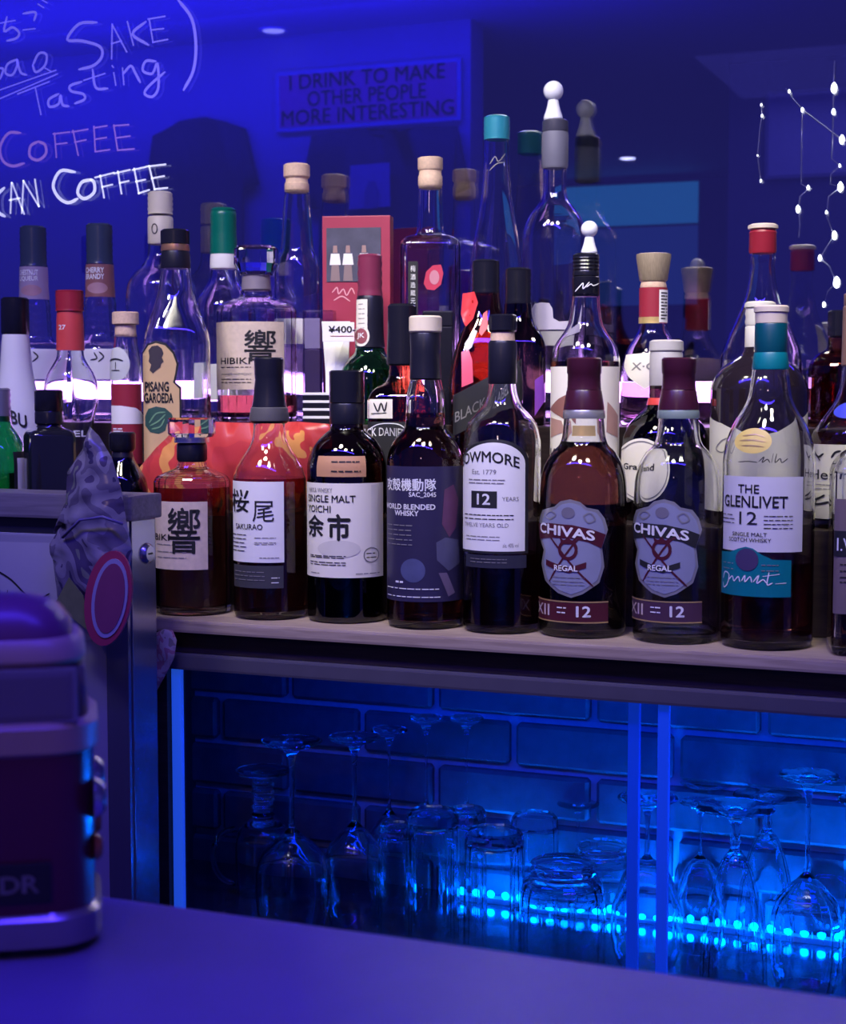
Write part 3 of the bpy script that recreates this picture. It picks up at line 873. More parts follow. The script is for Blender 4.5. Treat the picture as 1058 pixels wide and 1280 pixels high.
se = pbox('steel_edge', (xc - 0.024, YPF + 0.006, 0), (xc, YPR, zc(649)), STEEL, 0.001)
lk = lathe('lock', [(0, 0.005), (0.008, 0.005), (0.0105, 0.003), (0.0115, 0)], SILVER, pt, 24)
lp = onY(187, 692, (YPF + YPR) / 2 + 0.008); lk.location = (0.3, lp.y - YPF, lp.z); lk.rotation_euler = (0, math.pi / 2, 0)
ks = box('key_slot', (-0.001, -0.004, 0.005), (0.001, 0.004, 0.0055), BLKFRAME, lk)
# paper notice on the front panel
pp = onY(20, 720, YPF)
pn = thing('paper_notice', 'white paper notice with handwriting taped on the partition front', 'notice', (pp.x, YPF - 0.0005, pp.z))
def npt(x, y): 
    P = onY(x, y, YPF - 0.0012); return (P.x - pp.x, P.z - pp.z)
q = [npt(-40, 800), npt(118, 800), npt(118, 680), npt(-40, 676)]
mesh_obj('sheet', [(a_, -0.0006, b_) for a_, b_ in q], [(0, 1, 2, 3)], mat('notice_paper', (0.46, 0.45, 0.45), 0.6, var=0.05), pn)
bm = ribbon_bm([[npt(-5, 712), npt(15, 725), npt(35, 745), npt(50, 748), npt(62, 742)], [npt(35, 745), npt(48, 756), npt(60, 752)], [npt(0, 738), npt(1, 752), npt(8, 754), npt(10, 738)], [npt(14, 742), npt(14, 755), npt(20, 755), npt(22, 742), npt(23, 757)], [npt(62, 760), npt(72, 756), npt(85, 764), npt(95, 772)], [npt(70, 768), npt(85, 775)]], 0.0009)
for v in bm.verts: v.co = Vector((v.co.x, -0.0014, v.co.y))
bm_obj('handwriting', bm, INK, pn)

#==ITEMS==
# ================================================================== front row of bottles
Y0 = 1.605
# 1 faceted decanter
b = Bottle('faceted_whisky_bottle', 'squat faceted whisky decanter with beige paper label and clear stopper, beside the partition', 240, Y0, T0)
b.glass([(572, 16), (584, 20), (590, 34), (596, 45), (603, 48), (752, 48)], GLASS2, seg=24, flat=True, foot=4)
b.liquid(608, WHISKY2, seg=24)
b.cap('stopper', [(522, 28), (524, 29.5), (542, 29.5), (546, 26)], REALG, flat=True, seg=16)
b.cap('stopper_ring', [(546, 22), (553, 22)], SILVER)
b.cap('neck_band', [(553, 18), (556, 19), (574, 19), (577, 17)], FOILK)
L = b.label(195, 258, 627, 712, BEIGE, wrap=(-72, None))
b.text(L, '響', 210, 249, 634, 692, bold=0.010)
b.text(L, 'HIBIKI', 188, 212, 668, 676, bold=0.01, m=INK)
b.lines(L, [681, 690, 697], 197, 232)
# 2 dark-foil bottle, square white label
b = Bottle('whisky_bottle', 'whisky bottle with tapering black foil neck and square white label with brush writing', 337, Y0, T0)
b.glass([(500, 17), (530, 20), (548, 22), (560, 27), (575, 37), (590, 44), (600, 46), (760, 46)], GLASS, foot=5)
b.liquid(597, WHISKY2)
b.cap('foil', [(447, 17.5), (449, 18.5), (470, 18), (474, 17.5), (500, 20), (520, 24), (526, 24.6), (529, 22)], FOILK)
b.cap('foil_band', [(509, 22.6), (510, 23.0), (524, 25.2), (526, 24.8)], mat('grey_foil', (0.10, 0.095, 0.10), 0.4))
L = b.label(289, 354, 602, 703, WHITEP, wrap=(-80, None))
b.text(L, '桜', 292, 312, 612, 641, bold=0.012)
b.text(L, '尾', 316, 342, 626, 652, bold=0.0)
b.text(L, 'SAKURAO', 296, 328, 655, 662, bold=0.01)
b.lines(L, [669, 674, 679, 684, 689], 291, 308, INK)
b.lines(L, [678, 680, 672], 318, 344, GREYINK, 0.8)
b.lines(L, [697], 324, 349, GREYINK)
L = b.label(290, 353, 707, 735, mat('charcoal_label', (0.05, 0.05, 0.06), 0.5), name='lower_label', wrap=(-76, None))
b.lines(L, [715, 720, 725], 294, 330, GREYINK)
b.lines(L, [722, 728], 338, 348, WINK)
# 3 dark square-shouldered bottle, cream label
b = Bottle('whisky_bottle', 'dark round whisky bottle with black cap, orange shoulder tag and wide cream label', 434, Y0 + 0.012, T0)
b.glass([(520, 19), (536, 21), (542, 28), (552, 38), (566, 46), (584, 50), (765, 50)], DARKG, foot=4)
b.liquid(560, WHISKY2)
b.cap('cap', [(463, 20), (465, 22), (503, 22), (504, 21)], BLACKP)
b.cap('neck_foil', [(504, 21.4), (506, 21.8), (527, 21.8), (530, 21)], FOILK)
b.text(b.root, 'NIKKA WHISKY', 421, 447, 513, 517, m=GREYINK, name='neck_lettering')
L = b.label(397, 457, 570, 596, mat('copper_tag', (0.52, 0.27, 0.14), 0.45), name='shoulder_label')
b.lines(L, [577, 589], 415, 450, INK, 1.6)
L = b.label(385, 478, 604, 722, CREAM, wrap=(-86, None))
b.text(L, 'NIKKA WHISKY', 388, 416, 610, 616, m=GREYINK)
b.text(L, 'SINGLE MALT', 387, 444, 619, 628, bold=0.015)
b.text(L, 'YOICHI', 387, 414, 632, 641, bold=0.01)
b.text(L, '余', 387, 406, 644, 672, bold=0.03)
b.text(L, '市', 410, 438, 642, 676, bold=0.03)
b.lines(L, [695, 697, 703, 706], 389, 432, INK, 1.0)
b.lines(L, [717], 390, 400); b.lines(L, [717], 444, 473)
b.print('print', ell(424, 686, 26, 11), mat('faint_print', (0.66, 0.63, 0.56), 0.6), L, 0.0007)
b.strokes(L, [ell(463, 694, 9, 9, 20) + [(472, 694)]], 0.7, GREYINK, refy=694)
b.lines(L, [692, 697], 457, 469, INK)
b.label(463, 472, 606, 720, mat('faint_print2', (0.70, 0.67, 0.60), 0.6), name='side_stripe', off=0.0007, parent=L)
# 4 dark printed bottle, pale wood stopper
b = Bottle('whisky_bottle', 'slim whisky bottle with pale wooden stopper and dark printed sleeve label', 532, Y0, T0)
b.glass([(468, 17), (478, 20), (500, 24), (520, 24.5), (533, 26), (548, 38), (562, 45), (576, 48), (770, 48)], GLASS, foot=5)
b.liquid(516, WHISKY2)
b.cap('stopper', [(395, 19), (397, 20.5), (414, 20.5), (416, 19)], PALEW)
b.cap('foil', [(416, 18.5), (418, 19), (440, 18.5), (465, 19.5), (473, 20), (475, 18)], FOILK)
L = b.label(484, 578, 583, 752, NAVY, name='sleeve_label', wrap=(-84, 84))
b.text(L, '攻殻機動隊', 486, 545, 598, 614, m=WINK, bold=0.02)
b.text(L, 'SAC_2045', 512, 545, 615, 622, m=WINK, bold=0.02)
b.text(L, 'WORLD BLENDED', 485, 544, 630, 637, m=WINK, bold=0.03)
b.text(L, 'WHISKY', 495, 524, 638, 645, m=WINK, bold=0.03)
b.lines(L, [657, 663, 669, 675, 681], 486, 516, GREYINK, 1.2)
b.lines(L, [736, 746], 486, 550, WINK, 1.2); b.lines(L, [728], 496, 505, WINK, 2.5)
b.print('round_print', ell(517, 713, 15, 15), mat('dusk_blue_print', (0.07, 0.08, 0.19), 0.5, var=0.3, scale=60), L, 0.0007)
b.print('print_shape', [(555, 612), (566, 606), (572, 625), (569, 660), (561, 672), (552, 655)], mat('plum_print', (0.12, 0.04, 0.10), 0.5, var=0.3), L, 0.0007)
b.print('print_shape', [(545, 678), (556, 672), (572, 676), (574, 705), (560, 714), (546, 700)], mat('slate_print', (0.09, 0.09, 0.17), 0.5, var=0.3), L, 0.0007)
b.print('print_shape', [(548, 716), (558, 716), (568, 742), (560, 746)], mat('slate_print2', (0.16, 0.12, 0.20), 0.5, var=0.3), L, 0.0007)
# 5 arched white label
b = Bottle('whisky_bottle', 'whisky bottle with black foil neck and arched white label numbered 12', 628, Y0, T0)
b.glass([(476, 16), (490, 18), (505, 23), (518, 34), (530, 43), (545, 47), (556, 48.5), (776, 48.5)], GLASS, foot=5)
b.liquid(690, WHISKY2)
b.cap('cap', [(393, 16), (395, 17.5), (413, 17.5), (415, 16)], BLACKP)
b.cap('cork_ring', [(415, 15.5), (426, 15.5)], CORK)
b.cap('foil', [(426, 17), (430, 18), (478, 18), (480, 17)], FOILK)
b.text(b.root, 'VAULTS', 622, 640, 470, 475, m=WINK, name='neck_lettering', bold=0.02)
def arch(x0, x1, yt, ys, yb):
    return [(x0, yb)] + [(x1, yb), (x1, ys)] + [((x0 + x1) / 2 + (x1 - x0) / 2 * math.cos(a), ys - (ys - yt) * math.sin(a)) for a in [math.pi * k / 16 for k in range(1, 16)]] + [(x0, ys)]
L = b.print('label_border', arch(579, 660, 549, 578, 692), INK, b.root, 0.0003)
L = b.print('label', arch(580, 656, 553, 580, 689), WHITEP, b.root, 0.0006)
b.text(L, 'BOWMORE', 580, 649, 572, 586, bold=0.02, arc=8)
b.text(L, 'Est. 1779', 592, 621, 587, 593, m=GREYINK)
b.lines(L, [600, 604], 588, 632, GREYINK, 1.4)
M_ = b.label(591, 622, 614, 635, INK, name='number_box', off=0.0009, parent=L)
b.text(M_, '12', 598, 614, 617, 631, m=WINK, bold=0.02, off=0.0013)
b.text(L, 'YEARS', 628, 648, 621, 626, m=GREYINK)
b.lines(L, [644, 649], 583, 642, INK, 1.2); b.text(L, 'TWELVE YEARS OLD', 583, 636, 654, 659, m=GREYINK)
b.lines(L, [671, 675], 585, 626, GREYINK, 1.0); b.text(L, 'alc. 40% vol', 629, 648, 679, 684, m=GREYINK)
L = b.label(582, 658, 694, 710, mat('dark_strip_label', (0.03, 0.03, 0.05), 0.4), name='strip_label', wrap=(-65, None))
b.lines(L, [699, 703], 590, 634, GREYINK, 1.0)


# 6/7 the pair of shield-label bottles
def shield_bottle(x, Y, full, label, dx):
    b = Bottle('whisky_bottle', label, x, Y, T0)
    b.glass([(512, 24), (525, 25), (545, 27), (555, 30), (566, 40), (582, 49), (602, 53.5), (625, 54.5), (785, 54.5)], GLASS if full else GLASS2, foot=5)
    if full: b.liquid(552, WHISKY)
    b.cap('cap', [(447, 20), (449, 21.5), (466, 21.5), (468, 20.5), (484, 20.8), (487, 21.5)], MAROON)
    b.cap('neck_foil', [(487, 21.5), (489, 22), (508, 25), (512, 25.5)], MAROON)
    b.cap('foil_band', [(512, 25.6), (514, 26), (521, 26.4), (523, 26)], PEWTER if full else mat('green_grey_band', (0.20, 0.26, 0.24), 0.35))
    if full: b.label(x - 14, x + 14, 532, 545, GOLD, name='neck_tag')
    s = x - 730
    P_ = lambda q: [(p[0] + s + dx, p[1]) for p in q]
    outer = [(676, 655), (680, 640), (695, 634), (702, 627), (714, 624), (726, 627), (734, 634), (748, 637), (756, 648), (760, 662), (753, 684), (756, 708), (750, 728), (730, 742), (716, 747), (700, 742), (684, 728), (679, 708), (682, 690), (677, 676)]
    c = (717, 685)
    inner = [(c[0] + (p[0] - c[0]) * 0.92, c[1] + (p[1] - c[1]) * 0.93) for p in outer]
    b.print('label_border', P_(outer), PEWTER, b.root, 0.0004, refy=685)
    L = b.print('shield_label', P_(inner), SHIELD, b.root, 0.0008, refy=685)
    ban = b.print('name_banner', P_([(676, 658), (690, 655), (717, 656), (740, 661), (757, 668), (752, 685), (736, 677), (716, 673), (692, 673), (678, 677)]), BURGL if full else INK, L, 0.0012, refy=668)
    b.text(ban, 'CHIVAS', x - 51 + dx, x + 14 + dx, 659, 672, m=WINK, bold=0.03, off=0.0018, arc=1.5, tilt=-8)
    b.strokes(L, [P_([(690, 728), (705, 700), (722, 676), (735, 668)])], 1.2, BURGL, 0.0012, refy=700)
    b.strokes(L, [P_([(688, 668), (704, 690), (722, 712), (742, 732)])], 1.2, BURGL, 0.0012, refy=700)
    b.strokes(L, [P_(ell(712, 687, 10, 11, 18) + [(722, 687)])], 2.0, BURGL, 0.0013, refy=687)
    b.print('crown', P_([(704, 680), (702, 672), (708, 676), (712, 670), (716, 676), (722, 672), (720, 680)]), BURGL, L, 0.0013, refy=675)
    b.strokes(L, [P_([(684, 646), (690, 640), (697, 644), (690, 650), (684, 646)])], 1.0, PEWTER, 0.0012, refy=645)
    b.strokes(L, [P_([(730, 645), (738, 641), (744, 649), (736, 653), (730, 645)])], 1.0, PEWTER, 0.0012, refy=645)
    b.print('crest', P_(ell(712, 641, 8, 7)), mat('crest_grey', (0.16, 0.15, 0.20), 0.5), L, 0.0012, refy=641)
    rb = b.print('regal_ribbon', P_([(686, 708), (698, 713), (714, 716), (734, 709), (734, 702), (714, 709), (700, 706), (686, 701)]), BURGL if full else INK, L, 0.0014, refy=708)
    b.text(rb, 'REGAL', x - 34 + dx, x - 6 + dx, 706.5, 714, m=WINK, bold=0.03, off=0.0019)
    b.lines(L, [722, 727, 731], x - 36 + dx, x + 2 + dx, PEWTER, 1.0, 0.0012)
    B_ = b.label(x - 56, x + 31 + dx, 751, 779, BURGL if full else mat('dark_band_label', (0.07, 0.03, 0.06), 0.4), name='band_label', wrap=(-84, None))
    b.label(x - 56, x + 31 + dx, 751.5, 753, GOLD, name='band_rule', off=0.0007, wrap=(-84, None), parent=B_)
    b.label(x - 56, x + 31 + dx, 777, 778.5, GOLD, name='band_rule', off=0.0007, wrap=(-84, None), parent=B_)
    b.text(B_, 'XII', x - 54, x - 40, 757, 771, m=mat('pale_ink', (0.62, 0.52, 0.50), 0.5), bold=0.01)
    b.text(B_, '12', x - 8, x + 10, 757, 771, m=WINK, bold=0.025)
    b.lines(B_, [760, 766], x - 31, x - 19, WINK, 1.6)
    return b
shield_bottle(730, Y0 + 0.006, True, 'amber full whisky bottle with maroon cap and pewter shield label', 0)
shield_bottle(848, Y0 + 0.004, False, 'empty clear whisky bottle with maroon cap and pewter shield label', 0)
# 8 teal neck, white label
b = Bottle('whisky_bottle', 'clear whisky bottle with teal foil neck, gold seal and white label above teal label', 962, Y0, T0)
b.glass([(458, 22), (475, 24), (495, 27), (510, 33), (525, 42), (542, 50), (560, 55), (580, 57), (785, 57)], GLASS2, foot=6)
b.liquid(700, WHISKY2)
b.cap('cap', [(382, 20), (384, 21.5), (390, 21.5), (391, 20), (404, 19.5)], PALEW)
b.cap('neck_foil', [(404, 19.5), (406, 20), (440, 20), (442, 19.5)], TEALF)
b.cap('neck_band', [(440, 20.2), (442, 20.6), (460, 23), (462, 22.4)], TEALL)
sl = b.print('gold_seal', ell(943, 551, 22, 16), YELLOWG, b.root, 0.0008, refy=551)
b.strokes(sl, [[(930, 545), (945, 543), (957, 546)], [(928, 551), (943, 550), (958, 552)], [(931, 557), (945, 557), (955, 558)]], 0.7, GOLD, 0.0012, refy=551)
b.strokes(b.root, [[(926, 578), (938, 577), (948, 578)], [(950, 577), (956, 571), (954, 578), (960, 574), (963, 578)], [(967, 567), (965, 578)], [(971, 567), (969, 578), (975, 573), (977, 578), (984, 573)]], 0.6, INK, 0.0008, refy=575, name='signature')
L = b.label(908, 1003, 596, 690, mat('silver_white_paper', (0.70, 0.69, 0.70), 0.45, var=0.04), wrap=(-72, None))
b.text(L, 'THE', 926, 951, 606, 617, bold=0.01)
b.text(L, 'GLENLIVET', 910, 985, 620, 635, bold=0.015)
b.text(L, '12', 928, 949, 640, 656, bold=0.0)
b.lines(L, [645, 650, 655], 908, 922, INK, 1.0); b.lines(L, [645, 650, 655, 660], 957, 991, INK, 1.0)
b.text(L, 'SINGLE MALT', 920, 961, 666, 671, bold=0.005); b.text(L, 'SCOTCH WHISKY', 916, 966, 673, 678, bold=0.005)
T = b.print('teal_label', [(907, 746), (990, 746), (990, 700), (968, 699), (955, 693), (945, 686), (936, 684), (927, 687), (918, 692), (907, 693)], TEALL, b.root, 0.0009, refy=715)
b.print('round_mark', ell(938, 700, 13.5, 14), mat('violet_mark', (0.07, 0.05, 0.13), 0.4), T, 0.0014, refy=700)
b.strokes(T, [[(910, 727), (912, 718), (917, 721), (915, 733), (911, 738), (910, 732)], [(917, 727), (921, 722), (923, 728), (928, 722), (930, 728)], [(932, 727), (936, 720), (936, 728), (942, 721), (944, 728)], [(946, 727), (952, 719), (950, 729), (957, 724), (961, 728)], [(964, 715), (962, 730), (968, 728)], [(957, 720), (976, 717)], [(972, 729), (984, 728)]], 0.75, WINK, 0.0014, refy=725, name='signature')
b.lines(T, [706, 713], 910, 922, PEWTER, 1.2, 0.0014); b.lines(T, [706, 713], 955, 975, PEWTER, 1.2, 0.0014)
# 9 square bottle at the frame edge
b = Bottle('square_bourbon_bottle', 'square shouldered bottle with brown label and black band beside the teal necked bottle', 1096, Y0 - 0.002, T0)
b.glass([(480, 18), (540, 19), (556, 26), (566, 40), (578, 50), (590, 54), (790, 54)], GLASS2, sq=6, rot=math.radians(6), foot=5)
b.liquid(660, WHISKY2)
b.cap('cap', [(420, 18), (422, 20), (482, 20), (484, 18)], BLACKP, sq=3)
L = b.label(1043, 1149, 624, 768, mat('taupe_label', (0.20, 0.15, 0.14), 0.5))
M_ = b.label(1043, 1149, 664, 696, INK, name='name_band', off=0.0008, parent=L)
b.text(M_, 'I.W. HARPER', 1046, 1146, 673, 689, m=WINK, off=0.0013)
b.lines(L, [706, 714, 722, 728], 1050, 1140, INK, 1.4)

# ================================================================== left part of the front row, behind the partition
b = Bottle('gin_bottle', 'green glass bottle with ridged grey metal cap behind the partition', -2, Y0 + 0.01, T0)
b.glass([(520, 16), (533, 18), (545, 26), (560, 33), (580, 36), (720, 36)], GREENG)
b.liquid(590, liquid('green_spirit', (0.25, 0.75, 0.40)))
b.cap('cap', [(485, 14), (487, 16)] + [(490 + k * 4, 16.5 if k % 2 else 15.5) for k in range(9)] + [(527, 16)], mat('ridged_metal', (0.30, 0.30, 0.36), 0.4, 0.5))
L = b.label(16, 34, 565, 640, INK, name='label')
b.label(20, 34, 573, 640, WHITEP, name='label_field', off=0.0008, parent=L)
b = Bottle('liqueur_bottle', 'black square bottle with black screw cap behind the partition', 62, Y0 + 0.005, T0)
b.glass([(528, 14), (534, 16), (537, 22), (541, 27), (546, 28.5), (740, 28.5)], mat('black_bottle', (0.012, 0.012, 0.02), 0.12, var=0.05, coat=0.5), sq=6, rot=math.radians(12), name='bottle_body')
b.cap('cap', [(487, 15), (489, 17.5), (513, 17.5), (514, 16.8), (516, 17.5), (529, 17.5), (531, 15)], BLACKP)
b = Bottle('small_liqueur_bottle', 'small dark blue bottle with black cap in front of the red wrapper', 153, Y0 - 0.002, T0)
b.glass([(562, 12), (572, 14), (585, 21), (600, 29), (615, 31), (740, 31)], thin('blue_glass', tint=(0.05, 0.06, 0.40), lo=0.06, hi=0.6))
b.liquid(640, WHISKY2)
b.cap('cap', [(540, 15), (542, 16.5), (560, 16.5), (564, 14)], BLACKP)
b.cap('neck_foil', [(564, 13), (574, 14.4)], FOILK)

# ================================================================== middle row
Y1 = 1.742
b = Bottle('coconut_rum_bottle', 'white opaque bottle with black cap and slanted black letters', 22, Y1 - 0.012, T1)
b.glass([(415, 16), (430, 17.5), (460, 20), (490, 25), (515, 30), (540, 33.5), (570, 35), (620, 35)], mat('milk_glass', (0.80, 0.80, 0.78), 0.22, var=0.02), name='bottle_body')
b.cap('cap', [(372, 15), (374, 17), (416, 17.5), (419, 16)], BLACKP)
b.text(b.root, 'MALIBU', -8, 33, 509, 526, bold=0.03, tilt=-20)
b = Bottle('vodka_bottle', 'clear round bottle with red foil cap and red neck label', 90, Y1 + 0.006, T1)
b.glass([(436, 16), (446, 17), (456, 22), (468, 29), (482, 33), (498, 34), (512, 31), (526, 28), (545, 26), (620, 26)], GLASS2)
b.cap('cap', [(363, 16), (364, 17.5)] + [(366 + 3.2 * k, 17.6 if k % 2 else 16.8) for k in range(7)] + [(389, 17.6)], REDP)
b.cap('neck_foil', [(389, 16.2), (400, 16.6), (420, 17), (438, 17.3)], mat('red_neck_label', (0.62, 0.06, 0.06), 0.45))
b.text(b.root, '27', 77, 85, 406, 412, m=WINK, name='neck_lettering', bold=0.02)
b.text(b.root, 'EL', 92, 108, 538, 546, m=WINK, name='lettering', bold=0.02)
b = Bottle('corked_liqueur_bottle', 'small clear bottle with cork stopper, round medallion and red and white label', 159, Y1 - 0.012, T1)
b.glass([(418, 14), (432, 15), (442, 17), (452, 18.5), (462, 19), (620, 19)], GLASS)
b.liquid(480, RUBY)
b.cap('stopper', [(390, 15.5), (391, 16.5), (405, 16.5), (406, 15)], CORK)
b.cap('cork', [(406, 13.5), (421, 13.5)], CORK)
md = b.print('medallion', ell(147, 455, 16.5, 21), mat('pale_medallion', (0.55, 0.57, 0.55), 0.4, var=0.15), b.root, 0.0009, refy=455)
b.strokes(md, [[(139, 451), (144, 449), (149, 449), (155, 451)], [(147, 453), (147, 461)], [(143, 463), (151, 463)]], 1.0, INK, 0.0014, refy=455)
L = b.label(141, 180, 480, 580, REDL, wrap=(-75, 75))
b.print('white_field', [(141, 507), (152, 507), (170, 510), (181, 520), (181, 530), (141, 530)], WHITEP, L, 0.0008)
b.lines(L, [536, 539], 143, 154, WINK, 1.6)
b = Bottle('banana_liqueur_bottle', 'clear bottle with black cap and tall tan portrait label', 222, Y1 + 0.012, T1)
b.glass([(333, 18), (345, 19), (365, 22), (385, 28), (402, 34), (418, 39), (432, 41), (620, 41)], GLASS2, sq=3, rot=math.radians(2))
b.cap('cap', [(287, 16), (289, 18), (305, 18), (306, 17)], BLACKP)
b.cap('copper_ring', [(306, 17.8), (312, 18), (314, 17.6)], COPPER)
b.cap('neck_foil', [(314, 17.6), (318, 18), (334, 18.6), (336, 18)], FOILK)
L = b.print('label_border', [(180, 600), (180, 440), (186, 430), (196, 426), (208, 429), (218, 440), (223, 455), (221, 468), (219, 478), (226, 484), (226, 600)], INK, b.root, 0.0004, refy=500)
L = b.print('label', [(180.4, 600), (180.4, 442), (187, 432), (196, 429), (207, 432), (216, 442), (220.5, 455), (218.5, 468), (216, 478), (223.5, 486), (223.5, 600)], TANL, b.root, 0.0008, refy=500)
b.print('portrait', [(188, 446), (187, 438), (191, 433), (198, 432), (203, 436), (205, 442), (203, 447), (205, 452), (202, 455), (201, 459), (196, 463), (192, 467), (188, 463), (190, 456), (187, 452)], mat('portrait_ink', (0.04, 0.03, 0.04), 0.6), L, 0.0012, refy=448)
b.text(L, 'PISANG', 182, 211, 477, 490, bold=0.04, off=0.0012)
b.text(L, 'GAROEDA', 181, 216, 491, 504, bold=0.04, off=0.0012)
e_ = b.print('emblem', [(182, 520), (186, 511), (195, 508), (206, 510), (214, 517), (216, 524), (208, 530), (206, 538), (198, 542), (188, 540), (182, 532)], mat('dark_green_print', (0.03, 0.09, 0.07), 0.5), L, 0.0012, refy=525)
b.strokes(e_, [[(187, 528), (195, 517), (206, 515)], [(188, 532), (198, 526), (206, 518)], [(190, 536), (200, 533), (205, 524)]], 0.9, mat('leaf_green', (0.16, 0.34, 0.18), 0.5), 0.0016, refy=525)
# square black-label whiskey
b = Bottle('square_whiskey_bottle', 'square whiskey bottle with tall black neck cap and black arched label', 503, Y1 + 0.006, T1)
b.glass([(455, 16), (470, 17), (478, 22), (486, 33), (494, 39), (502, 41), (620, 41)], AMBERG, sq=5, rot=math.radians(-4))
b.liquid(500, WHISKY2)
b.cap('cap', [(380, 16), (383, 18), (410, 18), (440, 19), (455, 19.5), (457, 18)], BLACKP)
b.text(b.root, 'Old No.7', 490, 507, 437, 446, m=WINK, name='neck_lettering', bold=0.02)
L = b.label(462, 494, 499, 523, CREAM, name='neck_tag')
b.strokes(L, [[(471, 504), (476, 514), (480, 504), (484, 514), (487, 503)], [(468, 517), (486, 516)]], 0.9, INK, refy=510)
L = b.label(463, 543, 527, 620, INK, name='label')
b.text(L, "JACK DANIEL'S", 452, 515, 537, 551, m=WINK, bold=0.01, arc=3)
b.strokes(L, [[(464, 537), (478, 530), (500, 530), (512, 537)]], 0.6, WINK, refy=533)
# slanted-label square whisky
b = Bottle('square_whisky_bottle', 'square whisky bottle with black ribbed cap and slanted black label', 607, Y1 + 0.012, T1)
b.glass([(366, 17), (380, 19), (400, 24), (425, 33), (450, 40), (470, 43), (485, 44), (620, 44)], AMBERG, sq=5, rot=math.radians(5))
b.liquid(415, WHISKY3)
def ribcap(b, y0, y1, hw):
    b.cap('cap', [(y0, hw - 2), (y0 + 2, hw)] + [(y0 + 4 + k * (y1 - y0 - 8) / 9, hw + (0.3 if k % 2 else -0.5)) for k in range(10)] + [(y1, hw)], BLACKP)
ribcap(b, 325, 368, 17)
L = b.print('slanted_label', [(564, 494), (650, 448), (650, 500), (564, 545)], INK, b.root, 0.0005)
b.text(L, 'BLACK LABEL', 566, 640, 496, 509, m=GREYINK, bold=0.01, tilt=38)
b.print('red_figure', [(578, 366), (592, 364), (596, 378), (590, 398), (581, 408), (576, 392)], mat('figure_red', (0.70, 0.05, 0.06), 0.4), b.root, 0.0005)
b.print('pale_arm', [(578, 430), (590, 412), (594, 414), (587, 434), (580, 440)], mat('figure_grey', (0.45, 0.40, 0.45), 0.4), b.root, 0.0005)
b.print('red_leg', [(574, 440), (583, 437), (587, 450), (588, 478), (574, 484)], mat('figure_pink', (0.72, 0.10, 0.18), 0.4), b.root, 0.0005)
b.print('red_leg', [(602, 392), (607, 388), (607, 410), (599, 420), (596, 416)], mat('figure_red', (0.7, 0.05, 0.06), 0.4), b.root, 0.0005)
# white-label Irish bottle with ball stopper figurine on it
b = Bottle('whiskey_bottle', 'clear whiskey bottle with black signed cap and wide cream label', 731, Y1 + 0.006, T1)
b.glass([(368, 17), (385, 18.5), (402, 21), (415, 27), (428, 36), (440, 41), (452, 43), (620, 43)], GLASS2)
b.liquid(452, WHISKY)
ribcap(b, 317, 345, 16.5)
b.cap('cap_skirt', [(345, 16), (347, 17), (369, 17), (371, 16)], BLACKP)
b.strokes(b.root, [[(719, 364), (724, 358), (728, 354), (728, 361), (735, 353)], [(732, 359), (737, 355), (740, 357), (746, 354)]], 0.6, WINK, refy=357, name='signature')
L = b.label(689, 773, 458, 630, CREAM, wrap=(-80, 80))
b.print('print_shape', [(689, 512), (700, 498), (716, 490), (716, 530), (700, 520)], mat('brown_print', (0.28, 0.12, 0.10), 0.5), L, 0.0008, refy=510)
b.print('print_shape', [(758, 502), (771, 520), (771, 548), (757, 540)], mat('brown_print2', (0.45, 0.26, 0.22), 0.5), L, 0.0008, refy=525)
b.print('print_shape', [(690, 522), (703, 526), (708, 540), (690, 548)], mat('brown_print2', (0.45, 0.26, 0.22), 0.5), L, 0.0008, refy=535)
b.text(L, 'JAMESON', 689, 765, 561, 574, bold=0.02)
def figurine(x, Y, ybot, ytop, z0, label):
    P = onY(x, (ybot + ytop) / 2, Y); fd = fdist(P); px = fd / F
    H = zof(ytop, fd) - zof(ybot, fd)
    t = thing('ball_stopper', label, 'stopper', (P.x, Y, z0), 0, 'white ball stoppers')
    R_ = H * 0.26
    lathe('ball', [(0, H - 2 * R_)] + [(R_ * math.sin(a), H - R_ - R_ * math.cos(a)) for a in [math.pi * k / 14 for k in range(1, 14)]] + [(0, H)], BALLW, t, 24)
    lathe('stem', [(0, 0), (R_ * .92, 0), (R_ * .98, H * .04), (R_ * .9, H * .12), (R_ * .74, H * .24), (R_ * .60, H * .38), (R_ * .52, H * .5), (0, H * .52)], BALLW, t, 20)
figurine(737, Y1 + 0.006, 317, 276, zof(317, fdist(onY(731, 317, Y1 + 0.006))), 'white ball stopper standing on the black signed cap')
# orange liqueur with grey cap, round label
b = Bottle('orange_liqueur_bottle', 'dark round bottle with grey cream cap and large round cream label', 832, Y1 + 0.012, T1)
b.glass([(482, 21), (495, 21), (508, 24), (520, 36), (532, 47), (548, 53), (570, 54), (620, 54)], DARKG)
b.liquid(515, WHISKY2)
b.cap('cap', [(425, 18), (427, 21), (438, 21.5), (440, 20)], mat('grey_cream_cap', (0.52, 0.50, 0.46), 0.45))
b.cap('cap_skirt', [(440, 20), (442, 20.6), (484, 20.8), (486, 20)], mat('grey_cream_foil', (0.44, 0.42, 0.40), 0.5))
b.cap('red_ribbon', [(497, 21.6), (499, 22.2), (506, 23.8)], mat('red_ribbon', (0.60, 0.05, 0.04), 0.4))
L = b.print('label', ell(803, 588, 34, 40), CREAM, b.root, 0.0005, refy=585)
b.strokes(L, [ell(803, 588, 31, 36, 30) + [(834, 588)]], 0.7, GREYINK, refy=585)
b.text(L, 'Grand', 782, 815, 580, 588, bold=0.02)
